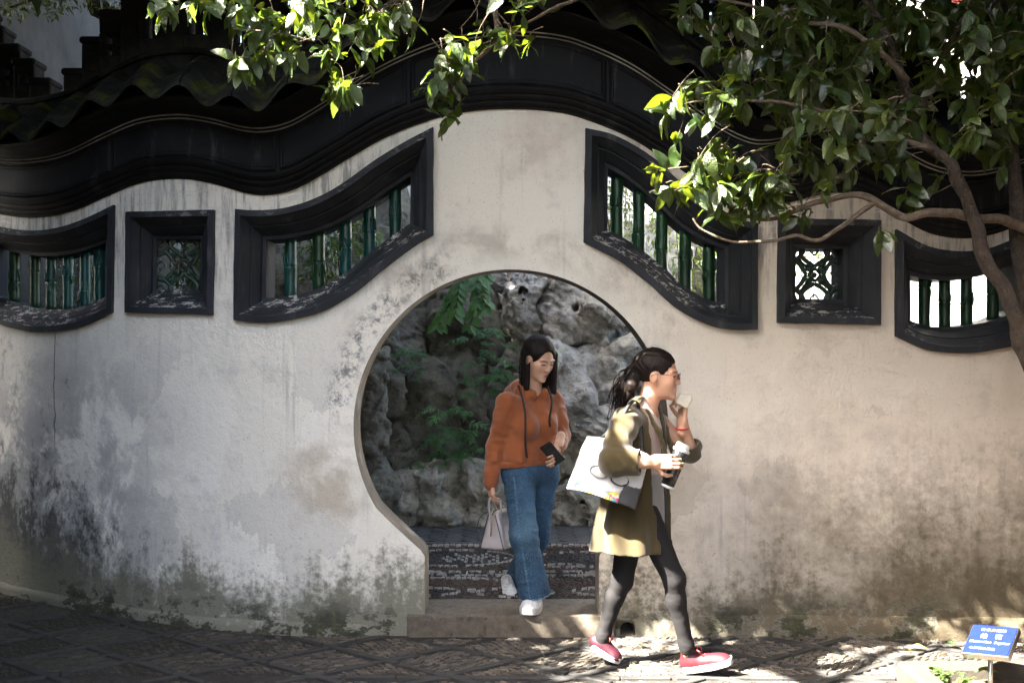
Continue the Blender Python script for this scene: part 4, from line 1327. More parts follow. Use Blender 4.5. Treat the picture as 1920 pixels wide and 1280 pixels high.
# unseen hall added at the left: its eave shades the left of the courtyard
hall = tag(empty('shade_hall', (-6, -5, 0)), 'unseen dark timber hall added left of the picture to shade the courtyard', 'house')
slab('wall', -8.0, -3.75, -10, .95, -.05, 4.4, 'dark_wood', hall)
slab('eave', -8.4, -3.95, -10.4, .95, 4.4, 4.52, 'roof', hall)
side = tag(empty('shade_wall', (3.7, -3, 0)), 'unseen dark wall added right of the picture to dim that end', 'wall')  # added out of view to darken the right end
slab('wall', 3.45, 3.8, -7, -.30, -.05, 3.6, 'dark_wood', side)
slab('coping', 3.35, 3.9, -7.1, -.25, 3.6, 3.75, 'roof', side)
for k in range(5):
    px_ = -1.5 - k * 1.9
    v, f = tube_vf([(0, 0, 0), (0, 0, 4.4)], .12, 14); link('column', mesh('column', v, f), M['dark_wood'], hall, (-3.62, px_, 0), True)

slab('sky_block_left', -3.75, -2.2, -8, -3.95, -.05, 4.3, 'dark_wood', hall)  # unseen block added to keep skylight off the left wall
slab('sky_block_right', 1.85, 3.45, -8, -3.7, -.05, 3.9, 'dark_wood', side)  # unseen block added to dim the right end of the wall
tree_c = tag(empty('backdrop_tree', (1.3, 7.2, TZ)), 'made-up dark tree added behind the courtyard wall to block bright sky above the gate', 'tree')  # added as dark backdrop for the bright gaps in the ridge
limb(tree_c, 'trunk', [(1.3, 7.2, TZ - .05), (1.35, 7.2, 2.0), (1.2, 7.1, 4.0), (1.3, 7.0, 6.0)], .14, .06)
crown(tree_c, [(-1.6, 3.0, 6.3, 8.2, 3.6, 8.0, 3800)], 41, .34)
# shrubs behind the windows
def shrub(name, label, px, py, y, w, h, n, seed, mat='leaf_fern', size=.07, trunk=True):
    c = PX(px, py, y); s = (CAMD + y) / FPX
    t = tag(empty(name, (c.x, y, TZ)), label, 'shrub', 'shrubs behind the wall')
    rr = random.Random(seed); sp = []
    for _ in range(n):
        while True:
            q = Vector((rr.uniform(-1, 1), rr.uniform(-1, 1), rr.uniform(-1, 1)))
            if q.length < 1 and mnoise.noise(q * 2.2 + Vector((seed, 0, 0))) > -.12: break
        p = Vector((c.x + q.x * w * s / 2, y + q.y * w * s / 2.6, c.z + q.z * h * s / 2))
        sp.append((p, leaf_basis((q.x + rr.uniform(-.7, .7), q.y + rr.uniform(-.7, .7), rr.uniform(-.9, .3)), (0, 0, 1), rr.uniform(-.7, .7)), size * rr.uniform(.6, 1.3)))
    leaves_merged('crown', sp, mat, t, True)
    for k in range(4):
        e = Vector((c.x + rr.uniform(-.5, .5) * w * s / 2, y + rr.uniform(-.1, .1), c.z + rr.uniform(0, .6) * h * s / 2))
        limb(t, 'stem', [(c.x + rr.uniform(-.05, .05), y, TZ - .05), (c.x + rr.uniform(-.1, .1), y, (TZ + c.z) / 2), e], .016, .004, 'bark', 6)
shrub('shrub', 'leafy green shrub behind the wing window left of the gate', 630, 455, 3.0, 190, 190, 1100, 1, 'leaf_young')
shrub('shrub', 'brownish green shrub behind the leftmost window', 170, 540, 2.6, 150, 180, 500, 2, 'leaf', .06)
shrub('shrub', 'tall dark shrub behind the upper part of the right wing window', 1160, 400, 4.0, 130, 260, 800, 3, 'leaf', .06)
shrub('shrub', 'airy bright green shrub behind the lower part of the right wing window', 1270, 460, 2.9, 210, 190, 800, 4, 'leaf_young', .06)
shrub('shrub', 'thin twiggy shrub behind the square lattice window at right', 1530, 480, 3.2, 170, 120, 420, 5, 'leaf', .06)
shrub('shrub', 'dark shrub behind the square lattice window at left', 345, 500, 2.8, 130, 160, 500, 6, 'leaf', .06)

# plants on the rockery
def fern(label, px, py, y, w, h, n, seed, hang=.6):
    c = PX(px, py, y); s = (CAMD + y) / FPX
    t = tag(empty('fern', c), label, 'fern', 'ferns on the rockery'); rr = random.Random(seed)
    for k in range(n):
        a = rr.uniform(-math.pi, math.pi); L = rr.uniform(.5, 1.0) * w * s * .55
        r0 = Vector((c.x + rr.uniform(-.35, .35) * w * s, y + rr.uniform(-.05, .05), c.z + rr.uniform(-.3, .45) * h * s))
        d = Vector((math.cos(a), -abs(math.sin(a)) * .7, 0))
        pts = [r0 + d * L * q + Vector((0, 0, .25 * L * q - hang * L * q * q)) for q in np.linspace(0, 1, 8)]
        parts = [tube_vf(pts, .0018, 4)]
        for i in range(1, 8):
            ax = (pts[i] - pts[i - 1]).normalized(); sd = ax.cross(Vector((0, -.4, 1))).normalized()
            ll = L * .34 * (1 - .08 * i) * math.sin(math.pi * (.2 + .75 * i / 8))
            for sg in (-1, 1):
                for m in (0, .5):
                    b = leaf_basis(sd * sg + ax * rr.uniform(.2, 1.2) + Vector((rr.uniform(-.3, .3), rr.uniform(-.4, .2), rr.uniform(-.8, .2))), (0, -.5, 1), rr.uniform(-.6, .6))
                    tv = [(0, 0, 0), (.4, -.11, 0), (.45, 0, .03), (.4, .11, 0), (1.3, 0, -.12)]
                    p0 = pts[i - 1].lerp(pts[i], m)
                    parts.append(([p0 + b @ (Vector(q) * ll) for q in tv], [[0, 1, 2, 3], [1, 4, 3, 2]]))
        v, f = join_vf(parts)
        link('frond', mesh('frond', v, f), M['leaf_fern'], t)
fern('small dark fern on the rock by the carved pillar', 770, 690, 3.05, 70, 80, 20, 1)
fern('large feathery fern hanging from the rocks at the orange hoodie', 908, 690, 3.0, 95, 170, 42, 2)
fern('low green fern in the shadow above the upright pitted boulder', 850, 825, 2.95, 100, 140, 40, 3)
fern('grassy fern tuft behind the squat tan boulder', 775, 895, 3.0, 60, 70, 9, 4)
fern('pale fern tuft at the woman’s shoulder'.replace('’', "'"), 945, 700, 2.9, 50, 60, 6, 5)

M['leaf_vine'] = leaf_material('climber_leaf', (.026, .095, .018), (.045, .15, .028), .5, .3, (.10, .34, .03))
LEAFV = leaf_meshes('leaf_vine', 5)
vine = tag(empty('climbing_shrub', PX(880, 520, 3.2)), 'broad-leaved green climber hanging at the top left of the gate opening', 'climber')
rr_ = random.Random(3)
for k in range(9):
    r0 = PX(895 + rr_.uniform(-30, 30), 500 + rr_.uniform(-10, 15), 2.9); a = rr_.uniform(-1, 1)
    e = PX(870 + a * 70 + rr_.uniform(-10, 10), 590 + rr_.uniform(-45, 25), 2.6 + rr_.uniform(0, .2))
    mid = (r0 + e) / 2 + Vector((a * .05, -.08, .06))
    cc = [Vector(p) for p in catmull([r0, mid, e], 5)]
    v, f = tube_vf(cc, [.004 * (1 - .6 * i / len(cc)) for i in range(len(cc))], 5); link('stem', mesh('stem', v, f), M['bark'], vine, None, True)
    for i in range(2, len(cc)):
        ax = (cc[i] - cc[i - 1]).normalized()
        for sg in (-1, 1):
            b = leaf_basis(ax * .7 + Vector((sg, -.2, -.25)), (0, -.8, .8), rr_.uniform(-.4, .4))
            o = link('leaf', rr_.choice(LEAFV), None, None, cc[i])
            L = rr_.uniform(.075, .115); o.rotation_euler = b.to_euler(); o.scale = (L, L * 1.15, L); put(o, vine)
# ================================================================== people
def A(v): return np.array(tuple(v), np.float32)
def s_cap(P, a, b, ra, rb=None):
    a, b = A(a), A(b); rb = ra if rb is None else rb
    ab = b - a; t = np.clip(((P - a) @ ab) / max(1e-9, float(ab @ ab)), 0, 1)
    return np.sqrt(((P - a - t[:, None] * ab) ** 2).sum(1)) - (ra + (rb - ra) * t)
def s_ell(P, c, r, B=None):
    q = P - A(c)
    if B is not None: q = q @ np.array(B, np.float32)
    r = A(r); k0 = np.sqrt(((q / r) ** 2).sum(1)); k1 = np.sqrt(((q / (r * r)) ** 2).sum(1)) + 1e-9
    return k0 * (k0 - 1) / k1
def s_box(P, c, h, r=.0, B=None):
    q = P - A(c)
    if B is not None: q = q @ np.array(B, np.float32)
    q = np.abs(q) - (A(h) - r)
    return np.sqrt((np.maximum(q, 0) ** 2).sum(1)) + np.minimum(q.max(1), 0) - r
def un(a, b, k=.02):
    h = np.clip(.5 + .5 * (a - b) / k, 0, 1); return a * (1 - h) + b * h - k * h * (1 - h)
def cutk(a, b, k=.01):          # a minus b
    h = np.clip(.5 - .5 * (a + b) / k, 0, 1); return a * (1 - h) - b * h + k * h * (1 - h)
def chain(P, pts, rad, k=.02):
    d = None
    for i in range(len(pts) - 1):
        e = s_cap(P, pts[i], pts[i + 1], rad[i], rad[i + 1]); d = e if d is None else un(d, e, k)
    return d
def bounds(pts, pad):
    q = np.array([tuple(p) for p in pts]); return q.min(0) - pad, q.max(0) + pad
def frame3(fwd, up):
    x = Vector(fwd).normalized(); z = Vector(up); z = (z - x * z.dot(x)).normalized(); y = z.cross(x)
    return Matrix((x, y, z)).transposed()            # columns: forward, left, up

def fabric(name, rough=.85, weave=260, bump=.25, sheen=.3, var=.35):
    t = NT(name); v = t.obj()
    a = t.noise(v, 7, 4); w = t.noise(v, weave, 2, .5)
    col = t.mix(t.rng(a, .3, .7, 0, var), t.attr(), t.mix(.5, t.attr(), (0, 0, 0)))
    col = t.mix(t.rng(w, .35, .7, 0, .3), col, t.mix(.45, t.attr(), (0, 0, 0)))
    return t.fin(col, rough, t.bump(t.add(w, t.mul(t.noise(v, 22, 3), 1.5)), bump, .003), Sheen_Weight=sheen, Specular_IOR_Level=.25)
def skin_mat():
    t = NT('skin'); v = t.obj()
    n_ = t.noise(v, 30, 3)
    col = t.mix(t.rng(n_, .3, .7, 0, .12), t.attr(), (.35, .15, .09))
    return t.fin(col, .48, t.bump(t.noise(v, 220, 2), .08, .001), Subsurface_Weight=.12, Subsurface_Scale=.01, Subsurface_Radius=(1, .35, .2))
def hair_mat():
    t = NT('black_hair'); v = t.obj()
    s = t.noise(t.mapping(v, (160, 160, 6)), 1.0, 3, .6)
    return t.fin(t.mix(t.rng(s, .35, .65), (.006, .0045, .004), (.016, .010, .008)), .55, t.bump(s, .7, .004), Specular_IOR_Level=.14)
def denim_mat():
    t = NT('denim'); v = t.obj()
    a = t.noise(v, 9, 5, .65); w = t.noise(t.mapping(v, (420, 420, 60)), 1, 2, .5); g = t.noise(v, 60, 4, .7)
    col = t.mix(t.rng(a, .35, .7, 0, .45), t.attr(), t.mix(.55, t.attr(), (.02, .03, .05)))
    col = t.mix(t.rng(w, .45, .7, 0, .4), col, (.16, .24, .32))
    col = t.mix(t.rng(g, .5, .72, 0, .35), col, (.015, .03, .055))
    return t.fin(col, .92, t.bump(t.add(w, t.add(t.mul(g, 1.2), t.mul(a, 2.5))), .45, .004), Specular_IOR_Level=.2)
M['skin'] = skin_mat(); M['hair'] = hair_mat()
M['cloth'] = fabric('knit_cloth'); M['denim'] = denim_mat()
M['coat'] = fabric('wool_coat', .9, 240, .3, .35, .25); M['legging'] = fabric('legging_cloth', .8, 300, .15, .0, .2)
def vc_mat(name, rough, **kw):
    t = NT(name); return t.fin(t.attr(), rough, t.bump(t.noise(t.obj(), 90, 3), .12, .002), **kw)
M['shoe'] = vc_mat('shoe_leather', .5); M['bag_leather'] = vc_mat('bag_leather', .42, Specular_IOR_Level=.5)
M['gold'] = noisy('brass', (.55, .40, .16), (.45, .33, .13), 20, .25, 0, Metallic=1.0)
M['black_plastic'] = noisy('black_plastic', (.012, .012, .013), (.02, .02, .021), 30, .25, 0)
M['cord'] = noisy('black_cord', (.012, .011, .011), (.02, .019, .018), 60, .8, .3, .002)
M['red_cord'] = noisy('red_cord', (.45, .02, .03), (.55, .04, .05), 60, .6, .2, .002)
M['glass_rim'] = noisy('dark_red_rim', (.12, .015, .02), (.08, .01, .015), 30, .3, 0)
M['white_plastic'] = noisy('white_plastic', (.75, .74, .70), (.66, .65, .61), 30, .45, .1, .002)

class Part:
    """collects iso-surface pieces, coloured per vertex, into one mesh"""
    def __init__(s): s.V, s.Q, s.C, s.n = [], [], [], 0
    def add(s, fn, lo, hi, h, col):
        V, Q = sdf_mesh('p', fn, lo, hi, h)
        if len(V) == 0: return
        c = col(V) if callable(col) else np.tile(np.array(col, np.float32), (len(V), 1))
        s.V.append(V); s.Q.append(Q + s.n); s.C.append(c); s.n += len(V)
    def vf(s, v, f, col):
        v = np.array([tuple(p) for p in v], np.float32)
        q = [list(x) for x in f]; q4 = []
        for x in q:
            if len(x) == 4: q4.append(x)
            elif len(x) == 3: q4.append([x[0], x[1], x[2], x[2]])
            else:
                for i in range(1, len(x) - 1, 2): q4.append([x[0], x[i], x[min(i + 1, len(x) - 1)], x[min(i + 2, len(x) - 1)]])
        s.V.append(v); s.Q.append(np.array(q4, np.int32) + s.n); s.C.append(np.tile(np.array(col, np.float32), (len(v), 1))); s.n += len(v)
    def build(s, name, mat, parent, smooth=True):
        me = mesh_np(name, np.vstack(s.V), np.vstack(s.Q))
        C = np.vstack(s.C)
        set_col(me, C)
        return link(name, me, M[mat], parent, None, smooth)

SKIN1 = np.array((.56, .34, .235)); SKIN2 = np.array((.55, .31, .20))
# ---- head, local frame: x forward, y left, z up, metres
def head_sdf(L, down=.0):
    d = s_ell(L, (-.012, 0, .032), (.094, .074, .080))
    d = un(d, s_ell(L, (.030, 0, -.028), (.063, .060, .082)), .03)
    d = un(d, s_ell(L, (.050, 0, -.078), (.042, .038, .034)), .03)
    d = un(d, s_ell(L, (.084, 0, -.100), (.016, .018, .014)), .02)
    for s in (-1, 1):
        d = un(d, s_ell(L, (.060, s * .036, -.026), (.024, .022, .024)), .03)         # cheek
        d = cutk(d, s_ell(L, (.104, s * .030, .004), (.016, .019, .010)), .014)       # socket
        d = un(d, s_ell(L, (.078, s * .030, .003), (.0135, .016, .0115)), .004)       # closed-ish lid over the eye
        d = un(d, s_ell(L, (-.006, s * .074, -.012), (.020, .008, .029)), .008)       # ear
        d = un(d, s_cap(L, (.088, s * .014, .022), (.076, s * .048, .022), .006), .012)
    d = un(d, s_cap(L, (.090, 0, .008), (.106, 0, -.030), .006, .0095), .010)
    for s in (-1, 1): d = un(d, s_ell(L, (.099, s * .011, -.034), (.008, .007, .006)), .006)
    d = un(d, s_ell(L, (.090, 0, -.0585), (.011, .015, .0055)), .008)
    d = un(d, s_ell(L, (.088, 0, -.0690), (.011, .014, .0060)), .008)
    d = cutk(d, s_cap(L, (.104, -.014, -.0640), (.104, .014, -.0640), .0014), .002)
    return d
def head_col(L, skin):
    c = np.tile(skin, (len(L), 1)).astype(np.float32)
    x, y, z = L[:, 0], L[:, 1], L[:, 2]; ay = np.abs(y)
    def blend(m, col, a=1.0): c[:] = c * (1 - (m * a)[:, None]) + np.array(col) * (m * a)[:, None]
    blend(np.clip(1 - (((ay - .040) / .02) ** 2 + ((z + .032) / .02) ** 2), 0, 1), (.55, .24, .18), .35)
    lip = ((y / .0145) ** 2 + ((z + .0640) / .0080) ** 2 < 1) & (x > .07)
    blend(lip.astype(float), (.42, .16, .135), .8)
    lash = (((ay - .030) / .0155) ** 2 + ((z - .0005 + (ay - .03) ** 2 * 12) / .0042) ** 2 < 1) & (x > .05)
    blend(lash.astype(float), (.025, .016, .014), .95)
    brow = (((ay - .032) / .020) ** 2 + ((z - .0225 - .10 * (.03 - ay)) / .0038) ** 2 < 1) & (x > .05)
    blend(brow.astype(float), (.04, .025, .02), .85)
    nost = (((ay - .006) / .0035) ** 2 + ((z + .0395) / .002) ** 2 < 1) & (x > .09)
    blend(nost.astype(float), (.12, .05, .04), .8)
    return c

def add_head(part, c, B, skin, neck_to, sc_=1.0, h=.0030):
    Bn = np.array(B, np.float32); c_ = A(c)
    nk = (A(neck_to) - c_) @ Bn / sc_
    fn = lambda P: un(head_sdf((P - c_) @ Bn / sc_), s_cap((P - c_) @ Bn / sc_, (-.022, 0, -.06), nk, .047, .052), .02) * sc_
    lo, hi = bounds([c, Vector(c) + (Vector(neck_to) - Vector(c)) * 1.2], .13)
    part.add(fn, lo, hi, h, lambda V: head_col((V - c_) @ Bn / sc_, skin))

def hand_sdf(P, w, d, n, curl, thumb=.5, sc_=1.0, mirror=1):
    """w wrist, d towards fingers, n palm normal; curl per finger (radians per joint)"""
    B = np.array(frame3(d, n), np.float32)                # x along hand, y side, z palm side
    L = (P - A(w)) @ B / sc_; L = L * np.array([1, mirror, 1], np.float32)
    d_ = s_box(L, (.045, 0, 0), (.045, .038, .014), .012)
    d_ = un(d_, s_cap(L, (-.06, 0, 0), (.01, 0, 0), .027, .024), .02)
    ln = [.068, .076, .070, .054]; yb = [.028, .0095, -.0095, -.028]; xb = [.086, .090, .086, .078]
    for f in range(4):
        p = np.array([xb[f], yb[f], 0.0]); a = 0.0; r = .0092 if f < 3 else .008
        for j, q in enumerate((.45, .32, .25)):
            a += curl[f] * (1.0 if j else .8)
            e = p + np.array([math.cos(a), (1.5 - f) * .03, math.sin(a)]) * ln[f] * q
            d_ = un(d_, s_cap(L, p, e, r, r * .92), .003 if j else .008); p = e; r *= .92
    p = np.array([.018, .030, .004]); dirs = [np.array([.55, .75, .25]), np.array([.8, .45 - thumb * .3, .35 + thumb * .4]), np.array([.85, .1 - thumb * .4, .3 + thumb * .5])]
    r = .0125
    for q, dd in zip((.036, .030, .026), dirs):
        e = p + dd / np.linalg.norm(dd) * q
        d_ = un(d_, s_cap(L, p, e, r, r * .88), .006); p = e; r *= .88
    return d_ * sc_
def add_hand(part, skin, w, d, n, curl, thumb=.5, sc_=1.0, mirror=1, arm=None, h=.0026):
    def fn(P):
        q = hand_sdf(P, w, d, n, curl, thumb, sc_, mirror)
        if arm is not None: q = un(q, s_cap(P, arm, w, .036, .025), .02)
        return q
    pts = [Vector(w), Vector(w) + Vector(d).normalized() * .12]
    lo, hi = bounds(pts, .09)
    if arm is not None:
        lo = np.minimum(lo, np.array(tuple(Vector(w).lerp(Vector(arm), .75))) - .045); hi = np.maximum(hi, np.array(tuple(Vector(w).lerp(Vector(arm), .75))) + .045)
    part.add(fn, lo, hi, h, lambda V: np.tile(skin, (len(V), 1)) * (1 - .12 * np.clip(vnoise(V, 60), -.5, .5))[:, None])

def shoe(parent, name, heel, toe, up, upper, sole, lace, accent=None, ankle=None, sc_=1.0):
    heel, toe = Vector(heel), Vector(toe); L = (toe - heel).length / sc_; B = frame3(toe - heel, up) * sc_; Bn = np.array(frame3(toe - heel, up), np.float32) / sc_; o = A(heel)
    def loc(P): return (P - o) @ Bn
    def up_fn(P):
        q = loc(P)
        d = s_ell(q, (L * .20, 0, .040), (.060, .036, .046))
        d = un(d, s_ell(q, (L * .52, 0, .034), (L * .36, .038, .034)), .03)
        d = un(d, s_ell(q, (L * .80, 0, .024), (L * .20, .041, .026)), .03)
        d = un(d, s_cap(q, (L * .20, 0, .05), (L * .17, 0, .088), .036, .034), .02)
        d = np.maximum(d, .014 - q[:, 2])
        return cutk(d, s_ell(q, (L * .19, 0, .105), (.030, .024, .030)), .006)
    def so_fn(P):
        q = loc(P)
        w = .036 + .009 * np.sin(np.clip(q[:, 0] / L, 0, 1) * 3.1)
        dx = np.maximum(-q[:, 0] + .005, q[:, 0] - L * .985)
        u_ = np.clip((q[:, 0] - L * .5) / (L * .5), -1, 1)
        r2 = np.sqrt((np.maximum(np.abs(q[:, 0] - L * .5) - L * .5 + .04, 0)) ** 2 + q[:, 1] ** 2) - np.maximum(w, .04 * (1 - 0))
        d = np.maximum(r2, np.abs(q[:, 2] - .012 - .010 * np.clip(u_, 0, 1) ** 2) - .0135)
        return np.maximum(d, dx) - .002
    lo, hi = bounds([heel, toe, heel + Vector(up) * .1, toe + Vector(up) * .08], .06)
    s_ = empty(name, heel, parent)
    p = Part()
    def ucol(V):
        c = np.tile(np.array(upper, np.float32), (len(V), 1)); q = loc(V)
        n_ = vnoise(V, 150)
        c *= (1 + .35 * n_)[:, None]
        if accent is not None:
            m = (np.abs(q[:, 0] - L * .42) < .018) & (np.abs(q[:, 2] - .038) < .012 - np.abs(q[:, 0] - L * .42) * .5)
            c[m] = accent
        inn = s_ell(q, (L * .19, 0, .10), (.030, .024, .030)) < .004
        c[inn & (q[:, 2] > .055)] *= .6
        return c
    p.add(up_fn, lo, hi, .0035, ucol); p.build('upper', 'shoe', s_)
    p = Part(); p.add(so_fn, lo, hi, .0035, lambda V: np.tile(np.array(sole, np.float32), (len(V), 1)) * (1 - .15 * (np.sin(loc(V)[:, 0] * 260) > .4))[:, None]); p.build('sole', 'shoe', s_)
    lp = Part()
    for k in range(5):
        t = .40 + .075 * k; z = .072 - .024 * ((t - .40) / .3)
        a = [o_ for o_ in ((L * t, -.022, z - .010), (L * (t + .02), 0, z + .003), (L * (t + .04), .022, z - .010))]
        b = [(x, -y, zz) for x, y, zz in a]
        for seq in (a, b):
            v, f = tube_vf([heel + B @ Vector(q) for q in seq], .0032, 6); lp.vf(v, f, lace)
    for sgn in (-1, 1):
        bow = catmull([(L * .38, 0, .075), (L * .36, sgn * .02, .10), (L * .42, sgn * .035, .095), (L * .43, sgn * .02, .078), (L * .39, 0, .074)], 4)
        v, f = tube_vf([heel + B @ Vector(q) for q in bow], .003, 6); lp.vf(v, f, lace)
    lp.build('lace', 'shoe', s_)
    return s_

# ------------------------------------------------------------------ woman stepping through the gate
def woman_in_hoodie():
    t = tag(empty('person', (.07, .25, TZ)), 'woman in rust orange hoodie and blue wide jeans stepping through the moon gate', 'person')
    fw = Vector((.50, -.86, 0)).normalized()
    hc = PX(1010, 671, .20)
    hB = frame3(Vector((.60, -.72, -.46)), (0, 0, 1))
    nb = PX(1000, 735, .27)
    RS, LS = PX(950, 752, .14), PX(1038, 748, .34)
    RE, RW = PX(931, 832, .20), PX(921, 905, .16)
    LE, LW = PX(1050, 815, .34), PX(1046, 842, .12)
    body = Part()
    add_head(body, hc, hB, SKIN1, nb, 1.02)
    rh_d = Vector((.02, -.12, -1)); rh_w = PX(921, 902, .16)
    add_hand(body, SKIN1, rh_w, rh_d, Vector((.95, .3, 0)), (.55, .6, .62, .62), .6, .95, 1, RE)
    lh_d = Vector((-.22, -.50, -.75))
    add_hand(body, SKIN1, PX(1048, 832, .14), lh_d, Vector((-.80, .45, -.08)), (.42, .46, .50, .55), .35, .95, -1, LE)
    # hidden trunk and legs keep it one figure
    hipR, hipL = PX(972, 890, .22), PX(1018, 892, .34)
    knR, anR = PX(982, 1002, .09), PX(1000, 1120, .12)
    knL, anL = PX(1006, 1005, .40), PX(962, 1105, .62)
    def trunk(P):
        d = chain(P, [nb + Vector((0, 0, -.06)), PX(998, 800, .27), PX(992, 880, .28)], [.04, .07, .07], .04)
        for q in ([nb + Vector((0, 0, -.06)), RS + Vector((0, 0, -.05)), RE, RW], [nb + Vector((0, 0, -.06)), LS + Vector((0, 0, -.05)), LE, LW]): d = un(d, chain(P, q, [.035, .030, .026, .024]), .02)
        for q in ([PX(992, 880, .28), hipR, knR, anR + Vector((0, .05, -.07))], [PX(992, 880, .28), hipL, knL, anL + Vector((0, .03, -.06))]): d = un(d, chain(P, q, [.07, .065, .045, .034]), .03)
        return d
    lo, hi = bounds([nb, RS, LS, RW, LW, anR, anL, PX(992, 880, .28)], .12)
    body.add(trunk, lo, hi, .012, SKIN1)
    body.build('body', 'skin', t)

    # hair: straight, parted, to the shoulders
    Bn = np.array(hB, np.float32); dn = Vector(hB.transposed() @ Vector((0, 0, -1)))
    def hair(P):
        L = (P - A(hc)) @ Bn / 1.02
        d = s_ell(L, (-.016, 0, .036), (.107, .087, .094))
        face = s_ell(L, (.118, -.006, -.030), (.088, .068, .122))
        d = cutk(d, face, .02)
        d = np.maximum(d, -(L[:, 2] + .055))
        for k, a in enumerate(np.linspace(-math.pi * .60, math.pi * .44, 15)):
            ang = math.pi + a
            st = Vector((math.cos(ang) * .080 - .016, math.sin(ang) * .066, .0))
            ln = .182 if abs(a) < 1.2 else .178
            en = st * 1.16 + dn * ln + Vector((.02 if abs(a) > 1.0 else 0, 0, 0))
            d = un(d, s_cap(L, st, en, .021, .015), .016)
        for sg, x0 in ((1, .030), (1, .048)):
            st = Vector((x0, sg * .070, .045)); en = st + dn * .222 + Vector((-.012, sg * .004, 0))
            d = un(d, s_cap(L, st, en, .018, .013), .014)
        ear = s_ell(L, (.012, -.086, -.014), (.030, .024, .036))
        d = cutk(d, ear, .008)
        at = np.arctan2(L[:, 1], L[:, 0] + .012)
        return (d + .0012 * np.sin(at * 80 + vnoise(L, 18) * 6) + .002 * vnoise(L, 45)) * 1.02
    lo, hi = bounds([hc, Vector(hc) + Vector((0, .03, -.22))], .155)
    p = Part(); p.add(hair, lo, hi, .0038, (0, 0, 0))
    rr = random.Random(2)
    for k in range(150):
        a = rr.uniform(-math.pi * .64, math.pi * .5); ang = math.pi + a; e = rr.uniform(.95, 1.10)
        st = Vector((math.cos(ang) * .100 * e - .016, math.sin(ang) * .084 * e, rr.uniform(-.01, .05)))
        en = Vector((st.x * 1.05, st.y * rr.uniform(1.0, 1.15), st.z)) + dn * rr.uniform(.16, .225) + Vector((rr.uniform(-.015, .02), rr.uniform(-.012, .012), 0))
        md = st.lerp(en, .5) + Vector((st.x, st.y, 0)) * rr.uniform(-.04, .1)
        v, f = tube_vf([Vector(hc) + hB @ (Vector(q) * 1.02) for q in catmull([st, md, en], 4)], .0011, 4); p.vf(v, f, (0, 0, 0))
    p.build('hair', 'hair', t)

    # hoodie
    mid = lambda py, dx=0, dy=0: PX(995 + dx, py, .255 + dy)
    ax = (LS - RS); ax.z = 0; ax.normalize()
    hz = PX(990, 872, .25).z
    def hoodie(P):
        d = s_cap(P, RS + ax * .05 + Vector((0, 0, -.03)), LS - ax * .05 + Vector((0, 0, -.03)), .064)
        d = un(d, s_cap(P, mid(795) - ax * .075, mid(795) + ax * .072, .105), .06)
        d = un(d, s_cap(P, mid(838) - ax * .078, mid(838) + ax * .074, .106), .05)
        d = un(d, s_cap(P, mid(866, -6) - ax * .072, mid(866, -6) + ax * .072, .110), .03)
        # bust
        for s in (-.07, .07): d = un(d, s_ell(P, mid(798) + ax * s + fw * .085, (.055, .05, .055)), .05)
        ra = chain(P, [RS + Vector((0, 0, -.01)), RE, RW + Vector((0, 0, .01))], [.062, .053, .041], .03)
        ra = un(ra, s_cap(P, RW + Vector((0, 0, .055)), RW + Vector((0, 0, .03)), .046, .040), .012)
        ra = un(ra, s_cap(P, RW + Vector((0, 0, .02)), RW + Vector((0, 0, -.012)), .037, .034), .008)
        la = chain(P, [LS + Vector((0, 0, -.01)), LE, LW.lerp(LE, .12)], [.060, .054, .041], .03)
        fold = .020 * np.abs(vnoise(P * np.array([1, 1, 1.9], np.float32) + P[:, [2, 0, 1]] * .5, 14, 8)) - .005
        d = un(d, ra + fold * .8, .03); d = un(d, la + fold * 1.1, .025)
        # hood lying on the back and round the neck
        nc = PX(1000, 728, .27)
        prev = None
        for k in range(11):
            a = R(35 + 290 * k / 10)
            q = nc + Vector((math.cos(a) * fw.x - math.sin(a) * fw.y * -1, 0, 0)) * 0 + (fw * math.cos(a) + ax * math.sin(a)) * (.080 + .018 * (1 - math.cos(a)) / 2) + Vector((0, 0, .012 - .050 * (1 + math.cos(a)) / 2))
            if prev is not None: d = un(d, s_cap(P, prev, q, .030 + .014 * (1 - math.cos(a)) / 2), .02)
            prev = q
        d = un(d, s_ell(P, nc - fw * .12 + Vector((0, 0, -.06)), (.12, .09, .10)), .04)
        # blouson folds above the hem, gathered band
        g = np.clip((P[:, 2] - hz) / .14, 0, 1)
        d = d + .010 * np.sin((P @ A(ax)) * 62 + 5 * vnoise(P, 8, 5) + P[:, 2] * 12) * (1 - g) * (P[:, 2] > hz + .03)
        d = d + .011 * vnoise(P * np.array([1, 1, .5], np.float32), 16, 3) + .006 * vnoise(P, 30, 4)
        d = np.maximum(d, (hz - .004 + .012 * np.sin(P[:, 0] * 8)) - P[:, 2] - 10 * (np.abs(P[:, 0] - RW.x) < .06) * (P[:, 0] < mid(900).x - .10))
        neck = s_cap(P, nb + Vector((0, 0, .01)), hc, .050, .062)
        return cutk(d, neck, .012)
    def hcol(V):
        c = np.tile(np.array((.30, .090, .030), np.float32), (len(V), 1))
        band = (V[:, 2] < hz + .045) & (V[:, 0] > RW.x + .07)
        c[band] *= (.80 + .12 * (np.sin((V[band] @ A(ax)) * 520) > 0))[:, None]
        cuff = (V[:, 2] < RW.z + .05) & (V[:, 0] < RW.x + .06)
        c[cuff] *= .82
        return c
    lo, hi = bounds([RS, LS, RW, LW, mid(880), nb + Vector((0, .1, .05)), LE], .125)
    p = Part(); p.add(hoodie, lo, hi, .0062, hcol); ho = p.build('hoodie', 'cloth', t)
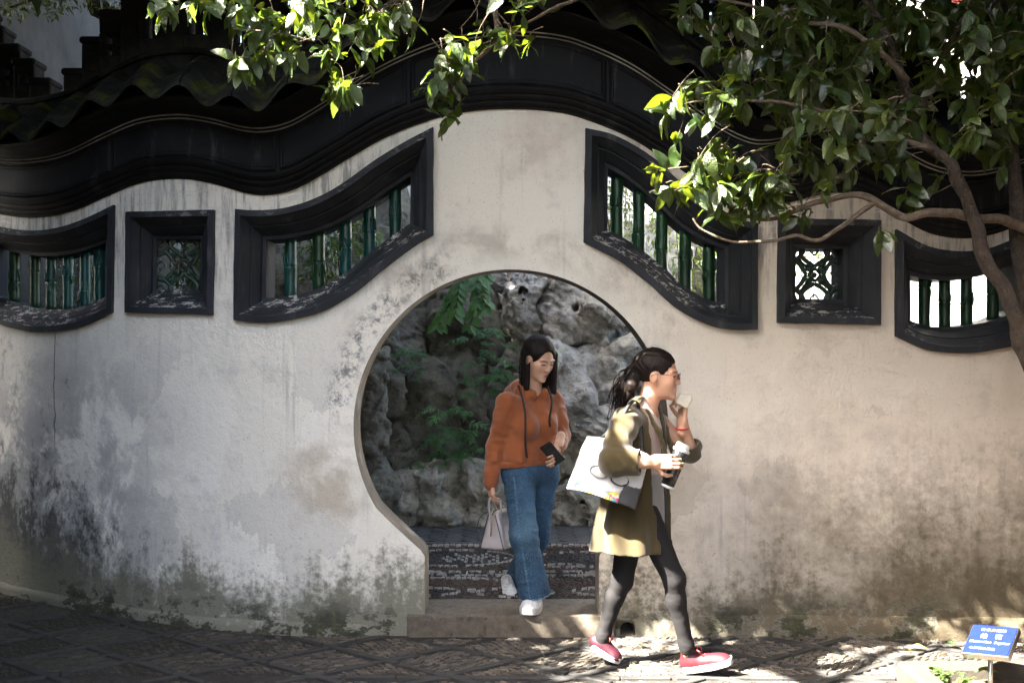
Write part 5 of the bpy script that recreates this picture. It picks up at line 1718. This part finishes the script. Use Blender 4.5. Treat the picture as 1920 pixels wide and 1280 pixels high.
    for a, b in (((972, 722, .12), (993, 858, .085)), ((1026, 724, .14), (1036, 800, .125))):
        pts = [PX(a[0] + (b[0] - a[0]) * q + 5 * math.sin(q * 5), a[1] + (b[1] - a[1]) * q, a[2] + (b[2] - a[2]) * q - .012 - .03 * math.sin(q * math.pi) - .015) for q in np.linspace(0, 1, 9)]
        V_, F_ = [], []
        for k, q in enumerate(pts):
            w = .0065
            V_ += [q + Vector((-w, 0, 0)), q + Vector((0, -.004, 0)), q + Vector((w, 0, 0)), q + Vector((0, .004, 0))]
        for k in range(len(pts) - 1):
            for j in range(4): F_.append([k * 4 + j, k * 4 + (j + 1) % 4, k * 4 + 4 + (j + 1) % 4, k * 4 + 4 + j])
        o = link('drawstring', mesh('drawstring', V_, F_ + [[0, 1, 2, 3], [32, 33, 34, 35]]), M['cord'], None, None, True); put(o, ho)

    # jeans
    waist = PX(992, 872, .265)
    hemR, hemL = PX(1003, 1118, .10), PX(960, 1112, .64)
    dR = (hemR - knR).normalized(); dL = (hemL - knL).normalized()
    def jeans(P):
        d = s_cap(P, waist - ax * .072, waist + ax * .072, .100)
        d = un(d, s_cap(P, hipR + Vector((0, 0, .02)), hipL + Vector((0, 0, .02)), .098), .04)
        a = chain(P, [hipR, knR, hemR + dR * .04], [.094, .072, .098], .05)
        b = chain(P, [hipL, knL, hemL + dL * .04], [.092, .070, .085], .05)
        fr = .014 * np.abs(vnoise(P * np.array([1, 1, 1.8], np.float32) + P[:, [2, 0, 1]] * .4, 15, 8)) - .004
        a = a + fr; b = b + fr
        a = np.maximum(a, (P - A(hemR)) @ A(dR) + .004 * vnoise(P, 90)); b = np.maximum(b, (P - A(hemL)) @ A(dL) + .004 * vnoise(P, 90))
        ia = s_cap(P, knR.lerp(hemR, .6), hemR + dR * .06, .070, .092); ib = s_cap(P, knL.lerp(hemL, .6), hemL + dL * .06, .068, .08)
        a = cutk(a, ia, .004); b = cutk(b, ib, .004)
        d = un(d, b, .03); d = un(d, a, .022)
        return d + .005 * vnoise(P, 14, 2)
    sd = (ax * -1 * .75 + fw * .65).normalized()
    def jcol(V):
        c = np.tile(np.array((.026, .068, .122), np.float32), (len(V), 1))
        f = fbm(V * np.array([1, 1, .35], np.float32), 18, 3, 3)
        c *= (1 + .7 * f)[:, None]
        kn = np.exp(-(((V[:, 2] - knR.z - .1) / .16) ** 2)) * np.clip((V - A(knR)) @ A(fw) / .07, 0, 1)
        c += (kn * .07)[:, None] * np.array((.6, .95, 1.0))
        for h0, k0, e0, dd in ((hipR, knR, hemR, dR), (hipL, knL, hemL, dL)):
            e = (V - A(e0)) @ A(dd); near = (np.abs(e) < .010) & (np.sqrt(((V - A(e0)) ** 2).sum(1)) < .14)
            c[near] = (.26, .33, .40)
            # side seam
            t_ = np.clip((h0.z - V[:, 2]) / (h0.z - e0.z), 0, 1)
            cx = A(h0)[None] * (1 - t_)[:, None] + A(e0)[None] * t_[:, None]
            cx = np.where((V[:, 2] > k0.z)[:, None], A(h0)[None] + (A(k0) - A(h0))[None] * np.clip((h0.z - V[:, 2]) / (h0.z - k0.z), 0, 1)[:, None], A(k0)[None] + (A(e0) - A(k0))[None] * np.clip((k0.z - V[:, 2]) / (k0.z - e0.z), 0, 1)[:, None])
            side = (V - cx); perp = Vector((0, 0, 1)).cross(sd).normalized()
            m = (np.abs(side @ A(perp)) < .0045) & (side @ A(sd) > .02) & (V[:, 2] < h0.z)
            if e0 is hemR: c[m] = np.where((np.sin(V[m][:, 2] * 330) > -.2)[:, None], (.085, .15, .21), (.028, .085, .165))
        return np.clip(c, .005, 1)
    lo, hi = bounds([waist, hipR, hipL, hemR, hemL], .125)
    p = Part(); p.add(jeans, lo, hi, .0062, jcol); p.build('jeans', 'denim', t)

    shoe(t, 'shoe', (.130, .215, TZ + .004), (.090, -.055, TZ + .004), (0, 0, 1), (.74, .74, .73), (.66, .64, .60), (.78, .77, .74), (.10, .30, .62), sc_=1.28)
    shoe(t, 'shoe', PX(952, 1092, .58), PX(965, 1143, .44), (-.15, -.75, .65), (.72, .72, .72), (.66, .64, .60), (.78, .77, .74))
    return RW, lh_d
woman_in_hoodie()
# ------------------------------------------------------------------ woman walking past in the olive coat
def woman_in_coat():
    Y0 = -.69
    t = tag(empty('person', (.72, Y0, 0)), 'woman in olive coat and black leggings striding past the gate in sun flecks', 'person')
    fw = Vector((.94, -.34, 0)).normalized(); lf = Vector((0, 0, 1)).cross(fw)
    hc = PX(1233, 702, Y0); hB = frame3(Vector((.955, -.28, -.10)), (0, 0, 1))
    nb = PX(1212, 770, Y0)
    RS, RE, RW = PX(1172, 790, -.87), PX(1150, 866, -1.02), PX(1226, 866, -1.07)
    LS, LE, LW = PX(1238, 792, -.53), PX(1295, 846, -.55), PX(1279, 790, -.62)
    pel = PX(1198, 940, Y0)
    hipR, knR, anR = PX(1208, 965, -.77), PX(1264, 1085, -.78), PX(1287, 1208, -.74)
    hipL, knL, anL = PX(1188, 965, -.62), PX(1166, 1088, -.60), PX(1131, 1192, -.57)
    body = Part()
    add_head(body, hc, hB, SKIN2, nb, 1.04)
    add_hand(body, SKIN2, RW, Vector((.92, -.12, .03)), Vector((.05, .95, -.12)), (.42, .46, .50, .52), .5, .95, 1, RE)
    add_hand(body, SKIN2, LW, Vector((.06, -.05, 1)), Vector((-.9, -.3, .05)), (.95, .98, 1.0, 1.0), .8, .92, 1, LE)
    def trunk(P):
        d = chain(P, [nb, PX(1200, 860, Y0), pel], [.05, .085, .085], .04)
        for q in ([nb, RS, RE, RW], [nb, LS, LE, LW]): d = un(d, chain(P, q, [.045, .042, .034, .026]), .03)
        for q in ([pel, hipR, knR, anR + Vector((0, 0, -.05))], [pel, hipL, knL, anL + Vector((0, 0, -.05))]): d = un(d, chain(P, q, [.06, .05, .030, .020]), .03)
        return d
    lo, hi = bounds([nb, RS, RE, RW, LS, LE, LW, anR, anL], .10)
    body.add(trunk, lo, hi, .012, SKIN2)
    body.build('body', 'skin', t)

    Bn = np.array(hB, np.float32)
    def hair(P):
        L = (P - A(hc)) @ Bn / 1.04
        d = s_ell(L, (-.020, 0, .038), (.106, .086, .090))
        d = cutk(d, s_ell(L, (.118, 0, -.045), (.092, .095, .118)), .02)
        d = cutk(d, s_ell(L, (.005, -.086, -.020), (.034, .030, .040)), .012)
        d = cutk(d, s_ell(L, (.03, 0, -.12), (.10, .10, .09)), .02)
        d = np.maximum(d, -(L[:, 2] + .07))
        pt = [(-.09, -.01, .035), (-.125, -.015, -.005), (-.135, -.03, -.065), (-.145, -.03, -.13), (-.16, -.02, -.185)]
        d = un(d, chain(L, pt, [.026, .030, .029, .022, .008], .02), .014)
        d = un(d, chain(L, [(-.09, -.03, .0), (-.11, -.055, -.06), (-.13, -.05, -.13)], [.022, .026, .010], .02), .014)
        at = np.arctan2(L[:, 2], L[:, 0] + .02)
        return (d + .0014 * np.sin(L[:, 1] * 330 + at * 9 + vnoise(L, 14) * 9) + .003 * vnoise(L, 34)) * 1.04
    lo, hi = bounds([hc, Vector(hc) - fw * .12 + Vector((0, 0, -.12))], .135)
    p = Part(); p.add(hair, lo, hi, .0038, (0, 0, 0))
    rr = random.Random(4)
    for k in range(300):
        st = Vector((rr.uniform(-.11, -.06), rr.uniform(-.06, .03), rr.uniform(-.01, .05)))
        en = Vector((rr.gauss(-.155, .028), rr.gauss(-.028, .022), rr.gauss(-.165, .045)))
        md = st.lerp(en, .5) + Vector((rr.uniform(-.05, .0), rr.uniform(-.03, .01), rr.uniform(-.02, .03)))
        v, f = tube_vf([Vector(hc) + hB @ (Vector(q) * 1.04) for q in catmull([st, md, en], 5)], rr.uniform(.0009, .0022), 4); p.vf(v, f, (0, 0, 0))
    for k in range(40):
        a = rr.uniform(0, math.pi); st = Vector((-.02 + .10 * math.cos(a), rr.uniform(-.05, .03), .038 + .092 * math.sin(a)))
        en = st + Vector((-.06, rr.uniform(-.02, .02), rr.uniform(-.02, .012)))
        v, f = tube_vf([Vector(hc) + hB @ (Vector(q) * 1.04) for q in catmull([st, st.lerp(en, .5) + Vector((0, 0, rr.uniform(0, .01))), en], 3)], .0008, 4); p.vf(v, f, (0, 0, 0))
    p.build('hair', 'hair', t)

    # glasses
    g = empty('glasses', hc, t)
    for s in (-1, 1):
        ring = [hc + hB @ (Vector((.106 - abs(a_y) * .25, s * .031 + a_y, .002 + a_z)) * 1.04) for a_y, a_z in [(.021 * math.cos(a), .0155 * math.sin(a)) for a in np.linspace(0, 2 * math.pi, 15)]]
        v, f = tube_vf(ring, .0014, 5); put(link('rim', mesh('rim', v, f), M['glass_rim'], None, None, True), g)
        v, f = tube_vf([hc + hB @ (Vector(q) * 1.04) for q in [(.098, s * .052, .006), (.06, s * .071, .006), (.0, s * .082, .004), (-.02, s * .083, -.008)]], .0016, 5)
        put(link('temple', mesh('temple', v, f), M['glass_rim'], None, None, True), g)
    v, f = tube_vf([hc + hB @ (Vector(q) * 1.04) for q in [(.104, -.010, .006), (.110, 0, .009), (.104, .010, .006)]], .0014, 5)
    put(link('bridge', mesh('bridge', v, f), M['glass_rim'], None, None, True), g)

    # elliptical shell by height
    rows = [(742, 1214, .062, .070), (762, 1205, .085, .120), (785, 1200, .118, .165), (820, 1198, .138, .172), (870, 1196, .146, .165), (930, 1192, .172, .172), (985, 1186, .192, .182), (1045, 1181, .214, .192)]
    zt = np.array([PX(q[1], q[0], Y0).z for q in rows])[::-1]; xt = np.array([PX(q[1], q[0], Y0).x for q in rows])[::-1]
    ra_ = np.array([q[2] for q in rows])[::-1]; rb_ = np.array([q[3] for q in rows])[::-1]
    def shell(P, grow=0.0):
        z = P[:, 2]
        cx = np.interp(z, zt, xt); a = np.interp(z, zt, ra_) + grow; b = np.interp(z, zt, rb_) + grow
        q = np.stack([P[:, 0] - cx, P[:, 1] - Y0], 1)
        u = (q @ np.array([fw.x, fw.y])) / a; w = (q @ np.array([lf.x, lf.y])) / b
        return (np.sqrt(u * u + w * w) - 1) * np.minimum(a, b), u * a, w * b
    hem = PX(1180, 1029, Y0).z
    def coat(P):
        z = P[:, 2]
        fold = .010 * np.sin(np.arctan2(P[:, 1] - Y0, P[:, 0] - .62) * 9 + 3 * vnoise(P, 5, 3)) * np.clip((PX(0, 880, Y0).z - z) / .3, 0, 1)
        d, u, w = shell(P)
        d = d + fold + .006 * vnoise(P, 12, 4)
        d = np.maximum(d, z - zt[-1])
        d = un(d, s_cap(P, RS + Vector((.03, .03, 0)), LS + Vector((-.03, -.03, 0)), .062), .04)
        inner = d + .016
        d = np.maximum(d, -inner)
        # front opening
        op = np.interp(z, [hem, PX(0, 900, Y0).z, PX(0, 760, Y0).z], [.078, .086, .088])
        mid = np.interp(z, [hem, PX(0, 760, Y0).z], [-.030, -.040])
        cut = np.maximum(np.abs(w - mid) - op, -(u - .0))
        d = np.maximum(d, -cut)
        # lapels and collar
        col = None
        for s in (-1, 1):
            pts = [nb + lf * s * .058 - fw * .055 + Vector((0, 0, .035)), nb + lf * s * .072 + fw * .015 + Vector((0, 0, .0)), nb + lf * s * .085 + fw * .080 + Vector((0, 0, -.09)), nb + lf * s * .075 + fw * .118 + Vector((0, 0, -.22))]
            e = chain(P, pts, [.016, .015, .014, .010], .015); col = e if col is None else un(col, e, .02)
        back = chain(P, [nb + lf * .058 - fw * .055 + Vector((0, 0, .035)), nb - fw * .085 + Vector((0, 0, .045)), nb - lf * .058 - fw * .055 + Vector((0, 0, .035))], [.016, .016, .016], .015)
        col = un(col, back, .02)
        d = un(d, cutk(col, s_cap(P, nb + Vector((0, 0, -.1)), hc, .056, .06), .006), .010)
        f2 = .026 * np.abs(vnoise(P * np.array([1, 1, 1.7], np.float32) + P[:, [2, 0, 1]] * .6, 12, 8)) - .007
        cuffR = RE.lerp(RW, .66)
        a1 = chain(P, [RS, RE, cuffR], [.068, .064, .060], .03) + f2
        a1 = cutk(a1, s_cap(P, RE.lerp(RW, .45), RW + (RW - RE) * .3, .048, .05), .004)
        a1 = np.maximum(a1, (P - A(cuffR)) @ A((RW - RE).normalized()))
        a2 = chain(P, [LS, LE.lerp(LS, .05), LE.lerp(LW, .22)], [.066, .058, .056], .03) + f2
        a2 = cutk(a2, s_cap(P, LE.lerp(LW, .05), LW + (LW - LE) * .5, .045), .004)
        a2 = np.maximum(a2, (P - A(LE.lerp(LW, .25))) @ A((LW - LE).normalized()))
        d = un(d, a1, .02); d = un(d, a2, .02)
        return np.maximum(d, hem + .004 * np.sin(P[:, 0] * 30) - z)
    lo, hi = bounds([RS, RE, RE.lerp(RW, .7), LS, LE, Vector((xt[0] - .2, Y0 - .12, hem)), Vector((xt[0] + .2, Y0 + .12, hem)), nb + Vector((0, 0, .05))], .09)
    p = Part(); p.add(coat, lo, hi, .0065, (.060, .044, .016)); p.build('coat', 'coat', t)

    zs = PX(0, 884, Y0).z; zb = PX(0, 1000, Y0).z
    def shirt(P):
        d, u, w = shell(P, -.030)
        d = np.maximum(d, P[:, 2] - zt[-1] + .01)
        d = un(d, s_cap(P, nb + Vector((0, 0, -.10)), nb + Vector((0, 0, -.02)), .075, .056), .03)
        d = d + .006 * vnoise(P * np.array([1, 1, .4], np.float32), 18, 6)
        d = np.maximum(d, zb - P[:, 2])
        return cutk(d, s_cap(P, nb + fw * .01 + Vector((0, 0, -.022)), hc, .052, .06), .006)
    p = Part(); p.add(shirt, *bounds([Vector((xt[0], Y0, zb)), nb], .20), .0075, lambda V: np.where((V[:, 2] > zs)[:, None], (.50, .36, .29), (.26, .255, .25)))
    p.build('shirt', 'cloth', t)

    def legs(P):
        d = s_ell(P, pel + Vector((0, 0, -.02)), (.09, .12, .10))
        f2 = .006 * np.abs(vnoise(P * np.array([1, 1, 2.2], np.float32) + P[:, [2, 0, 1]] * .4, 22, 8)) - .0015
        for h_, k_, a_ in ((hipR, knR, anR), (hipL, knL, anL)):
            cf = k_.lerp(a_, .30) - fw * .010
            d = un(d, chain(P, [h_, k_, cf, a_, a_ + (a_ - k_).normalized() * .04], [.078, .053, .046, .034, .032], .03) + f2, .03)
        return np.maximum(d, (anL.z - .045) - P[:, 2])
    p = Part(); p.add(legs, *bounds([pel, hipR, hipL, knR, knL, anR, anL], .11), .0065, (.015, .014, .0145)); p.build('leggings', 'legging', t)

    shoe(t, 'shoe', PX(1108, 1212, -.55) + Vector((0, 0, -.0)), PX(1160, 1246, -.60), (.35, 0, .94), (.040, .0045, .012), (.50, .48, .46), (.42, .045, .038), sc_=1.0)
    shoe(t, 'shoe', Vector((.86, -.71, .016)), Vector((1.10, -.775, .075)), (-.2, 0, .98), (.07, .008, .013), (.48, .46, .44), (.36, .05, .042), sc_=1.03)
    v, f = tube_vf([LW + Vector((.030 * math.cos(a), .030 * math.sin(a), -.035 + .004 * math.sin(a))) for a in np.linspace(0, 2 * math.pi, 15)], .0042, 6)
    put(link('bracelet', mesh('bracelet', v, f), M['red_cord'], None, None, True), t)
woman_in_coat()

# ------------------------------------------------------------------ things they carry
def handbag():
    c = PX(924, 1031, .12)           # middle of the bottom
    t = tag(empty('handbag', c), 'grey leather handbag hanging from the hand of the woman in the hoodie', 'handbag')
    ln = Vector((.42, .90, 0)).normalized(); wd = Vector((.90, -.42, 0)).normalized()
    B = np.array(Matrix((ln, wd, Vector((0, 0, 1)))).transposed(), np.float32); H = .225
    o = A(c + ln * .10)
    def loc(P): return (P - o) @ B
    def fn(P):
        q = loc(P); z = q[:, 2]; k = np.clip(z / H, 0, 1)
        hw = .078 * (1 - k) + .018 * k + .006 * np.sin(k * 3.1); hl = .115 * (1 - k * .18)
        r = .018
        ax = np.abs(q[:, 0]) - hl + r; ay = np.abs(q[:, 1]) - hw + r * .6; az = np.abs(z - H / 2) - H / 2 + r
        m = np.stack([ax, ay, az], 1)
        d = np.sqrt((np.maximum(m, 0) ** 2).sum(1)) + np.minimum(m.max(1), 0) - r * .8
        # gusset pinched inwards
        d = d + .016 * np.exp(-(q[:, 1] / .018) ** 2) * np.clip((-q[:, 0] - .06) / .05, 0, 1) * np.clip(k * 2 - .3, 0, 1)
        return d + .002 * vnoise(P, 30)
    p = Part(); p.add(fn, *bounds([c + ln * .1, c + ln * .1 + Vector((0, 0, H))], .15), .0042, (.36, .33, .33)); p.build('bag_body', 'bag_leather', t)
    top = c + ln * .10 + Vector((0, 0, H))
    hand = PX(921, 934, .15)
    for s in (-1, 1):
        a, b = top - ln * .055 + wd * s * .030 - Vector((0, 0, .05)), top + ln * .055 + wd * s * .030 - Vector((0, 0, .05))
        apex = hand + wd * s * .006 if s < 0 else hand + Vector((.055, .0, -.012))
        pts = catmull([a, a.lerp(apex, .55) - ln * .012 + wd * s * .008, apex, b.lerp(apex, .55) + ln * .016 + wd * s * .008, b], 6)
        v, f = tube_vf(pts, .0062, 8); q = Part(); q.vf(v, f, (.36, .33, .33)); q.build('handle', 'bag_leather', t)
    q = Part()
    for s in (-1, 1):
        edge = [c + ln * (.10 - .116 + .002) + wd * (s * (.077 * (1 - k) + .021 * k)) + Vector((0, 0, .004 + k * (H - .02))) for k in np.linspace(0, 1, 8)]
        v, f = tube_vf(edge, .0028, 6); q.vf(v, f, (.02, .018, .02))
    q.build('piping', 'bag_leather', t)
    zp = [top + ln * k for k in np.linspace(-.085, .085, 6)]
    v, f = tube_vf(zp, .0035, 6); link('zip', mesh('zip', v, f), M['gold'], t, None, True)
    pts = catmull([top - ln * .085 + wd * .0, top - ln * .115 + Vector((0, 0, -.03)), c - ln * .022 + Vector((0, 0, .12)), c - ln * .026 + Vector((0, 0, .085))], 5)
    v, f = tube_vf(pts, .004, 6); link('chain_pull', mesh('chain_pull', v, f), M['gold'], t, None, True)
    v, f = tube_vf(catmull([top - ln * .06 - wd * .03, top - ln * .12 - wd * .075 + Vector((0, 0, -.04)), c - ln * .03 - wd * .085 + Vector((0, 0, .09)), c - ln * .02 - wd * .066 + Vector((0, 0, .05))], 6), .003, 6)
    q = Part(); q.vf(v, f, (.03, .028, .03)); q.build('strap', 'bag_leather', t)
handbag()

def phone():
    c = PX(1036, 850, .075)
    t = tag(empty('phone', c), 'dark phone held in the left hand of the woman in the hoodie', 'phone')
    v, f = box_vf(.075, .010, .150, .004)
    B = frame3(Vector((.72, -.25, .50)), Vector((-.45, -.35, .8)))
    o = link('phone_body', mesh('phone_body', v, f), M['black_plastic'], None, c); o.rotation_euler = B.to_euler(); put(o, t)
    v, f = box_vf(.068, .002, .142, .0)
    o = link('screen', mesh('screen', v, f), M['black_plastic'], None, c + B @ Vector((0, -.0058, 0))); o.rotation_euler = B.to_euler(); put(o, t)
phone()

def tote():
    c = PX(1143, 886, -.925)
    t = tag(empty('tote_bag', c), 'white tote bag with colourful print on the shoulder of the woman in the coat', 'tote bag')
    r = Matrix.Rotation(R(17), 3, 'Y')
    B3 = r @ Matrix.Rotation(R(-10), 3, 'Z')
    B = np.array(B3, np.float32); o = A(c)
    def loc(P): return (P - o) @ B
    def fn(P):
        q = loc(P); k = (q[:, 2] + .15) / .30
        hw = .186 - .016 * k; hd = .050 * (1 - .65 * np.clip(k, 0, 1)) + .010
        hd = hd * np.sqrt(np.clip(1.08 - (q[:, 0] / .195) ** 2, .02, 1))
        m = np.stack([np.abs(q[:, 0]) - hw + .02, np.abs(q[:, 1]) - hd + .006, np.abs(q[:, 2] - .02 * np.cos(q[:, 0] * 9)) - .148 + .02], 1)
        d = np.sqrt((np.maximum(m, 0) ** 2).sum(1)) + np.minimum(m.max(1), 0) - .008
        return d + .010 * vnoise(P, 9, 3) + .004 * vnoise(P, 22, 5)
    def colr(V):
        q = loc(V); c_ = np.tile(np.array((.66, .65, .64), np.float32), (len(V), 1))
        band = q[:, 2] < -.085 + .03 * vnoise(V, 14)
        n1, n2, n3 = vnoise(V, 55, 1), vnoise(V, 55, 7), vnoise(V, 48, 11)
        for n_, cc in ((n1, (.70, .06, .12)), (n2, (.05, .32, .60)), (n3, (.75, .62, .05)), (vnoise(V, 60, 15), (.08, .35, .12))):
            m = band & (n_ > .17); c_[m] = cc
        blk = (q[:, 0] > .085 + .03 * vnoise(V, 20)) & (q[:, 2] < -.02 + .04 * vnoise(V, 15, 4)); c_[blk] = (.03, .03, .032)
        return c_
    p = Part(); p.add(fn, *bounds([c], .27), .0048, colr); p.build('bag_body', 'bag_leather', t)
    w = lambda x, y, z: c + B3 @ Vector((x, y, z))
    # padded ornament like a pair of lenses
    q = Part()
    for cx, cz in ((-.045, -.005), (.058, -.012)):
        q.add(lambda P, cx=cx, cz=cz: s_ell(loc(P), (cx, -.056, cz), (.046, .014, .030)), *bounds([w(cx, -.056, cz)], .055), .0035,
              lambda V, cx=cx: np.where((np.sqrt(((loc(V)[:, 0] - cx) / .046) ** 2 + ((loc(V)[:, 2] + .008) / .030) ** 2) > .86)[:, None], (.03, .03, .03), (.70, .70, .68)))
    q.build('padded_ornament', 'bag_leather', t)
    for s in (-1, 1):
        pts = catmull([w(-.10, s * .02, .12), PX(1162, 790, -.93), PX(1178, 762, -.90 + .02 * s), PX(1190, 750, -.85 + .02 * s), PX(1198, 765, -.82), PX(1203, 815, -.90), w(.13, s * .02, .10)], 6)
        V_, F_ = [], []
        for k, a in enumerate(pts):
            a = Vector(a); V_ += [a + Vector((-.009, 0, .004)), a + Vector((0, -.004, 0)), a + Vector((.009, 0, -.004)), a + Vector((0, .004, 0))]
        for k in range(len(pts) - 1):
            for j in range(4): F_.append([k * 4 + j, k * 4 + (j + 1) % 4, k * 4 + 4 + (j + 1) % 4, k * 4 + 4 + j])
        link('strap', mesh('strap', V_, F_), M['cord'], t, None, True)
tote()

def tumbler():
    b, e = PX(1250, 914, -1.015), PX(1283, 830, -1.005)
    t = tag(empty('tumbler', b), 'black tumbler with pale lid held by the woman in the coat', 'tumbler')
    ax = (e - b); pt = lambda k: b + ax * k
    v, f = tube_vf([pt(k) for k in (.05, .06, .3, .7, .80, .82)], [.026, .031, .033, .036, .037, .030], 20); link('cup', mesh('cup', v, f), M['black_plastic'], t, None, True)
    v, f = tube_vf([pt(k) for k in (.0, .005, .05, .055)], [.026, .032, .032, .028], 20); link('base_ring', mesh('base_ring', v, f), M['white_plastic'], t, None, True)
    v, f = tube_vf([pt(k) for k in (.80, .81, .86, .87, .97, .98)], [.036, .040, .040, .034, .032, .024], 20); link('lid', mesh('lid', v, f), M['white_plastic'], t, None, True)
tumbler()
def snack():
    c = PX(1279, 752, -.64)
    t = Part()
    t.add(lambda P: un(s_box(P, c + Vector((.0, -.02, .004)), (.034, .022, .026), .008, np.array(Matrix.Rotation(.5, 3, 'Y'))), s_box(P, c + Vector((.022, -.018, .018)), (.022, .020, .014), .006), .02) + .010 * vnoise(P, 40), *bounds([c], .07), .0035, (.72, .66, .52))
    o = t.build('snack', 'cloth', None); tag(o, 'pale bun in the raised hand of the woman in the coat', 'snack')
snack()

# ------------------------------------------------------------------ blue plant sign in the bed
M['steel'] = noisy('brushed_steel', (.55, .53, .50), (.42, .41, .39), 12, .3, .1, .002, Metallic=1.0)
M['sign_blue'] = noisy('blue_enamel', (.002, .009, .11), (.0025, .011, .125), 5, .55, 0, Specular_IOR_Level=.2)
M['sign_text'] = noisy('white_print', (.42, .44, .46), (.34, .36, .38), 40, .6, 0)
def plant_sign():
    c = PX(1857, 1199, -1.10)
    t = tag(empty('plant_sign', (c.x, c.y, .05)), 'small tilted blue plant sign on a steel post in the planting bed', 'sign')
    rt = Vector((.72, -.68, .10)).normalized(); bk = Vector((.68, .72, 0)).normalized()
    up = (bk * .87 + Vector((0, 0, .48))); up = (up - rt * up.dot(rt)).normalized(); nrm = rt.cross(up).normalized()
    if nrm.z < 0: nrm = -nrm
    B = Matrix((rt, up, rt.cross(up))).transposed(); Wd, Ht = .212, .200
    def place(o, off):
        o.rotation_euler = B.to_euler(); o.location = c + B @ Vector(off); put(o, t)
    v, f = box_vf(Wd, Ht, .030, .002); place(link('sign_frame', mesh('sign_frame', v, f), M['steel']), (0, 0, -.016))
    v, f = box_vf(Wd - .010, Ht - .010, .004, .001); pl = link('sign_panel', mesh('sign_panel', v, f), M['sign_blue']); place(pl, (0, 0, .0012))
    v, f = tube_vf([(c.x, c.y, -.05), c - Vector((0, 0, .03))], .011, 14); link('post', mesh('post', v, f), M['steel'], t, None, True)
    for txt, size, x, y in [('名木介绍牌', .021, 0, .062), ('桂  花', .034, 0, .018), ('Osmanthus  fragrans', .0215, 0, -.020), ('木犀科木犀属', .0175, -.02, -.066)]:
        cu = bpy.data.curves.new('lettering', 'FONT'); cu.body = txt; cu.size = size; cu.align_x = 'CENTER'; cu.align_y = 'CENTER'; cu.space_character = 1.25 if ord(txt[0]) > 255 else 1.0
        if txt[0] == 'O': cu.shear = .3
        tmp = bpy.data.objects.new('tmp', cu); COL.objects.link(tmp)
        bpy.context.view_layer.update()
        me = bpy.data.meshes.new_from_object(tmp.evaluated_get(bpy.context.evaluated_depsgraph_get()))
        bpy.data.objects.remove(tmp)
        if len(me.polygons) == 0: continue
        me.materials.clear()
        o = link('lettering', me, M['sign_text']); o.location = (x, y, .0030); o.parent = pl
plant_sign()

# ------------------------------------------------------------------ small things on the ground
def fallen(px, py, y, ang, L, mat, label):
    v, f = leaf_vf(1, .38, .3, .7, .05, 8, int(px)); me = mesh('fallen_leaf', v, f); me.materials.append(M[mat])
    o = link('fallen_leaf', me, None, None, None, True)
    z = CAMZ + (640 - py) / FPX * (CAMD + y)
    o.location = PX(px, py, y); o.location.z = max(o.location.z, .022); o.scale = (L, L, L); o.rotation_euler = (R(25), R(-28), R(ang))
    tag(o, label, 'leaf', 'fallen leaves')
fallen(1703, 1221, -.33, -25, .10, 'leaf_dead', 'yellow fallen leaf on the paving left of the blue sign')
fallen(1768, 1206, -.25, -40, .09, 'leaf_young', 'green fallen leaf at the wall foot above the planting bed')
fallen(1828, 1258, -1.02, -30, .10, 'leaf_young', 'curled pale fallen leaf in the bed beside the steel post')
fallen(1180, 1250, -.68, 20, .05, 'leaf_dead', 'small dry fallen leaf on the sunlit paving behind the red shoe')
def weed(px, py, y, n, seed, label):
    c = PX(px, py, y); rr = random.Random(seed); c.z = .06
    t = tag(empty('weed', c), label, 'weed', 'weeds in the planting bed')
    for k in range(n):
        p = c + Vector((rr.uniform(-.07, .07), rr.uniform(-.05, .05), 0)); e = p + Vector((rr.uniform(-.02, .02), rr.uniform(-.02, .02), rr.uniform(.02, .06)))
        v, f = tube_vf([p - Vector((0, 0, .02)), e], .0015, 5); link('stem', mesh('stem', v, f), M['leaf_young'], t, None, True)
        for a in range(4):
            an = a * 1.57 + rr.uniform(-.4, .4); o = link('leaf', rr.choice(LEAFY), None, None, e)
            L = rr.uniform(.02, .034); o.scale = (L, L * 1.5, L); o.rotation_euler = (0, R(rr.uniform(-25, 5)), an); put(o, t)
weed(1783, 1275, -1.08, 9, 1, 'low weed with round leaves left of the steel sign post')
weed(1745, 1262, -1.02, 6, 2, 'weed tuft in the corner of the planting bed kerb')
weed(1818, 1272, -1.12, 5, 3, 'tiny weed beside the curled pale leaf')

# red lantern hanging before the white house
def lantern():
    c = PX(1778, -12, 4.4)
    t = tag(empty('lantern', c), 'pinkish red lantern hanging high at the top right', 'lantern')
    M['lantern'] = noisy('red_silk', (.42, .06, .05), (.50, .09, .08), 9, .6, .1, .003)
    V_, F_ = [], []
    for i in range(9):
        a = -math.pi / 2 + math.pi * i / 8
        for k in range(24):
            b = 2 * math.pi * k / 24; rr = .20 * (math.cos(a) * .92 + .08) * (1 - .04 * (k % 3 == 0))
            V_.append((c.x + rr * math.cos(b), c.y + rr * math.sin(b), c.z + .17 * math.sin(a)))
    for i in range(8):
        for k in range(24): F_.append([i * 24 + k, i * 24 + (k + 1) % 24, (i + 1) * 24 + (k + 1) % 24, (i + 1) * 24 + k])
    link('shade', fix_normals(mesh('shade', V_, F_)), M['lantern'], t, None, True)
    for z in (-.18, .18):
        v, f = tube_vf([c + Vector((0, 0, z - .015)), c + Vector((0, 0, z + .015))], .07, 16); link('rim', mesh('rim', v, f), M['gold'], t)
    v, f = tube_vf([c + Vector((0, 0, .18)), Vector((c.x, 4.75, 7.25))], .006, 6); link('cord', mesh('cord', v, f), M['cord'], t)
lantern()
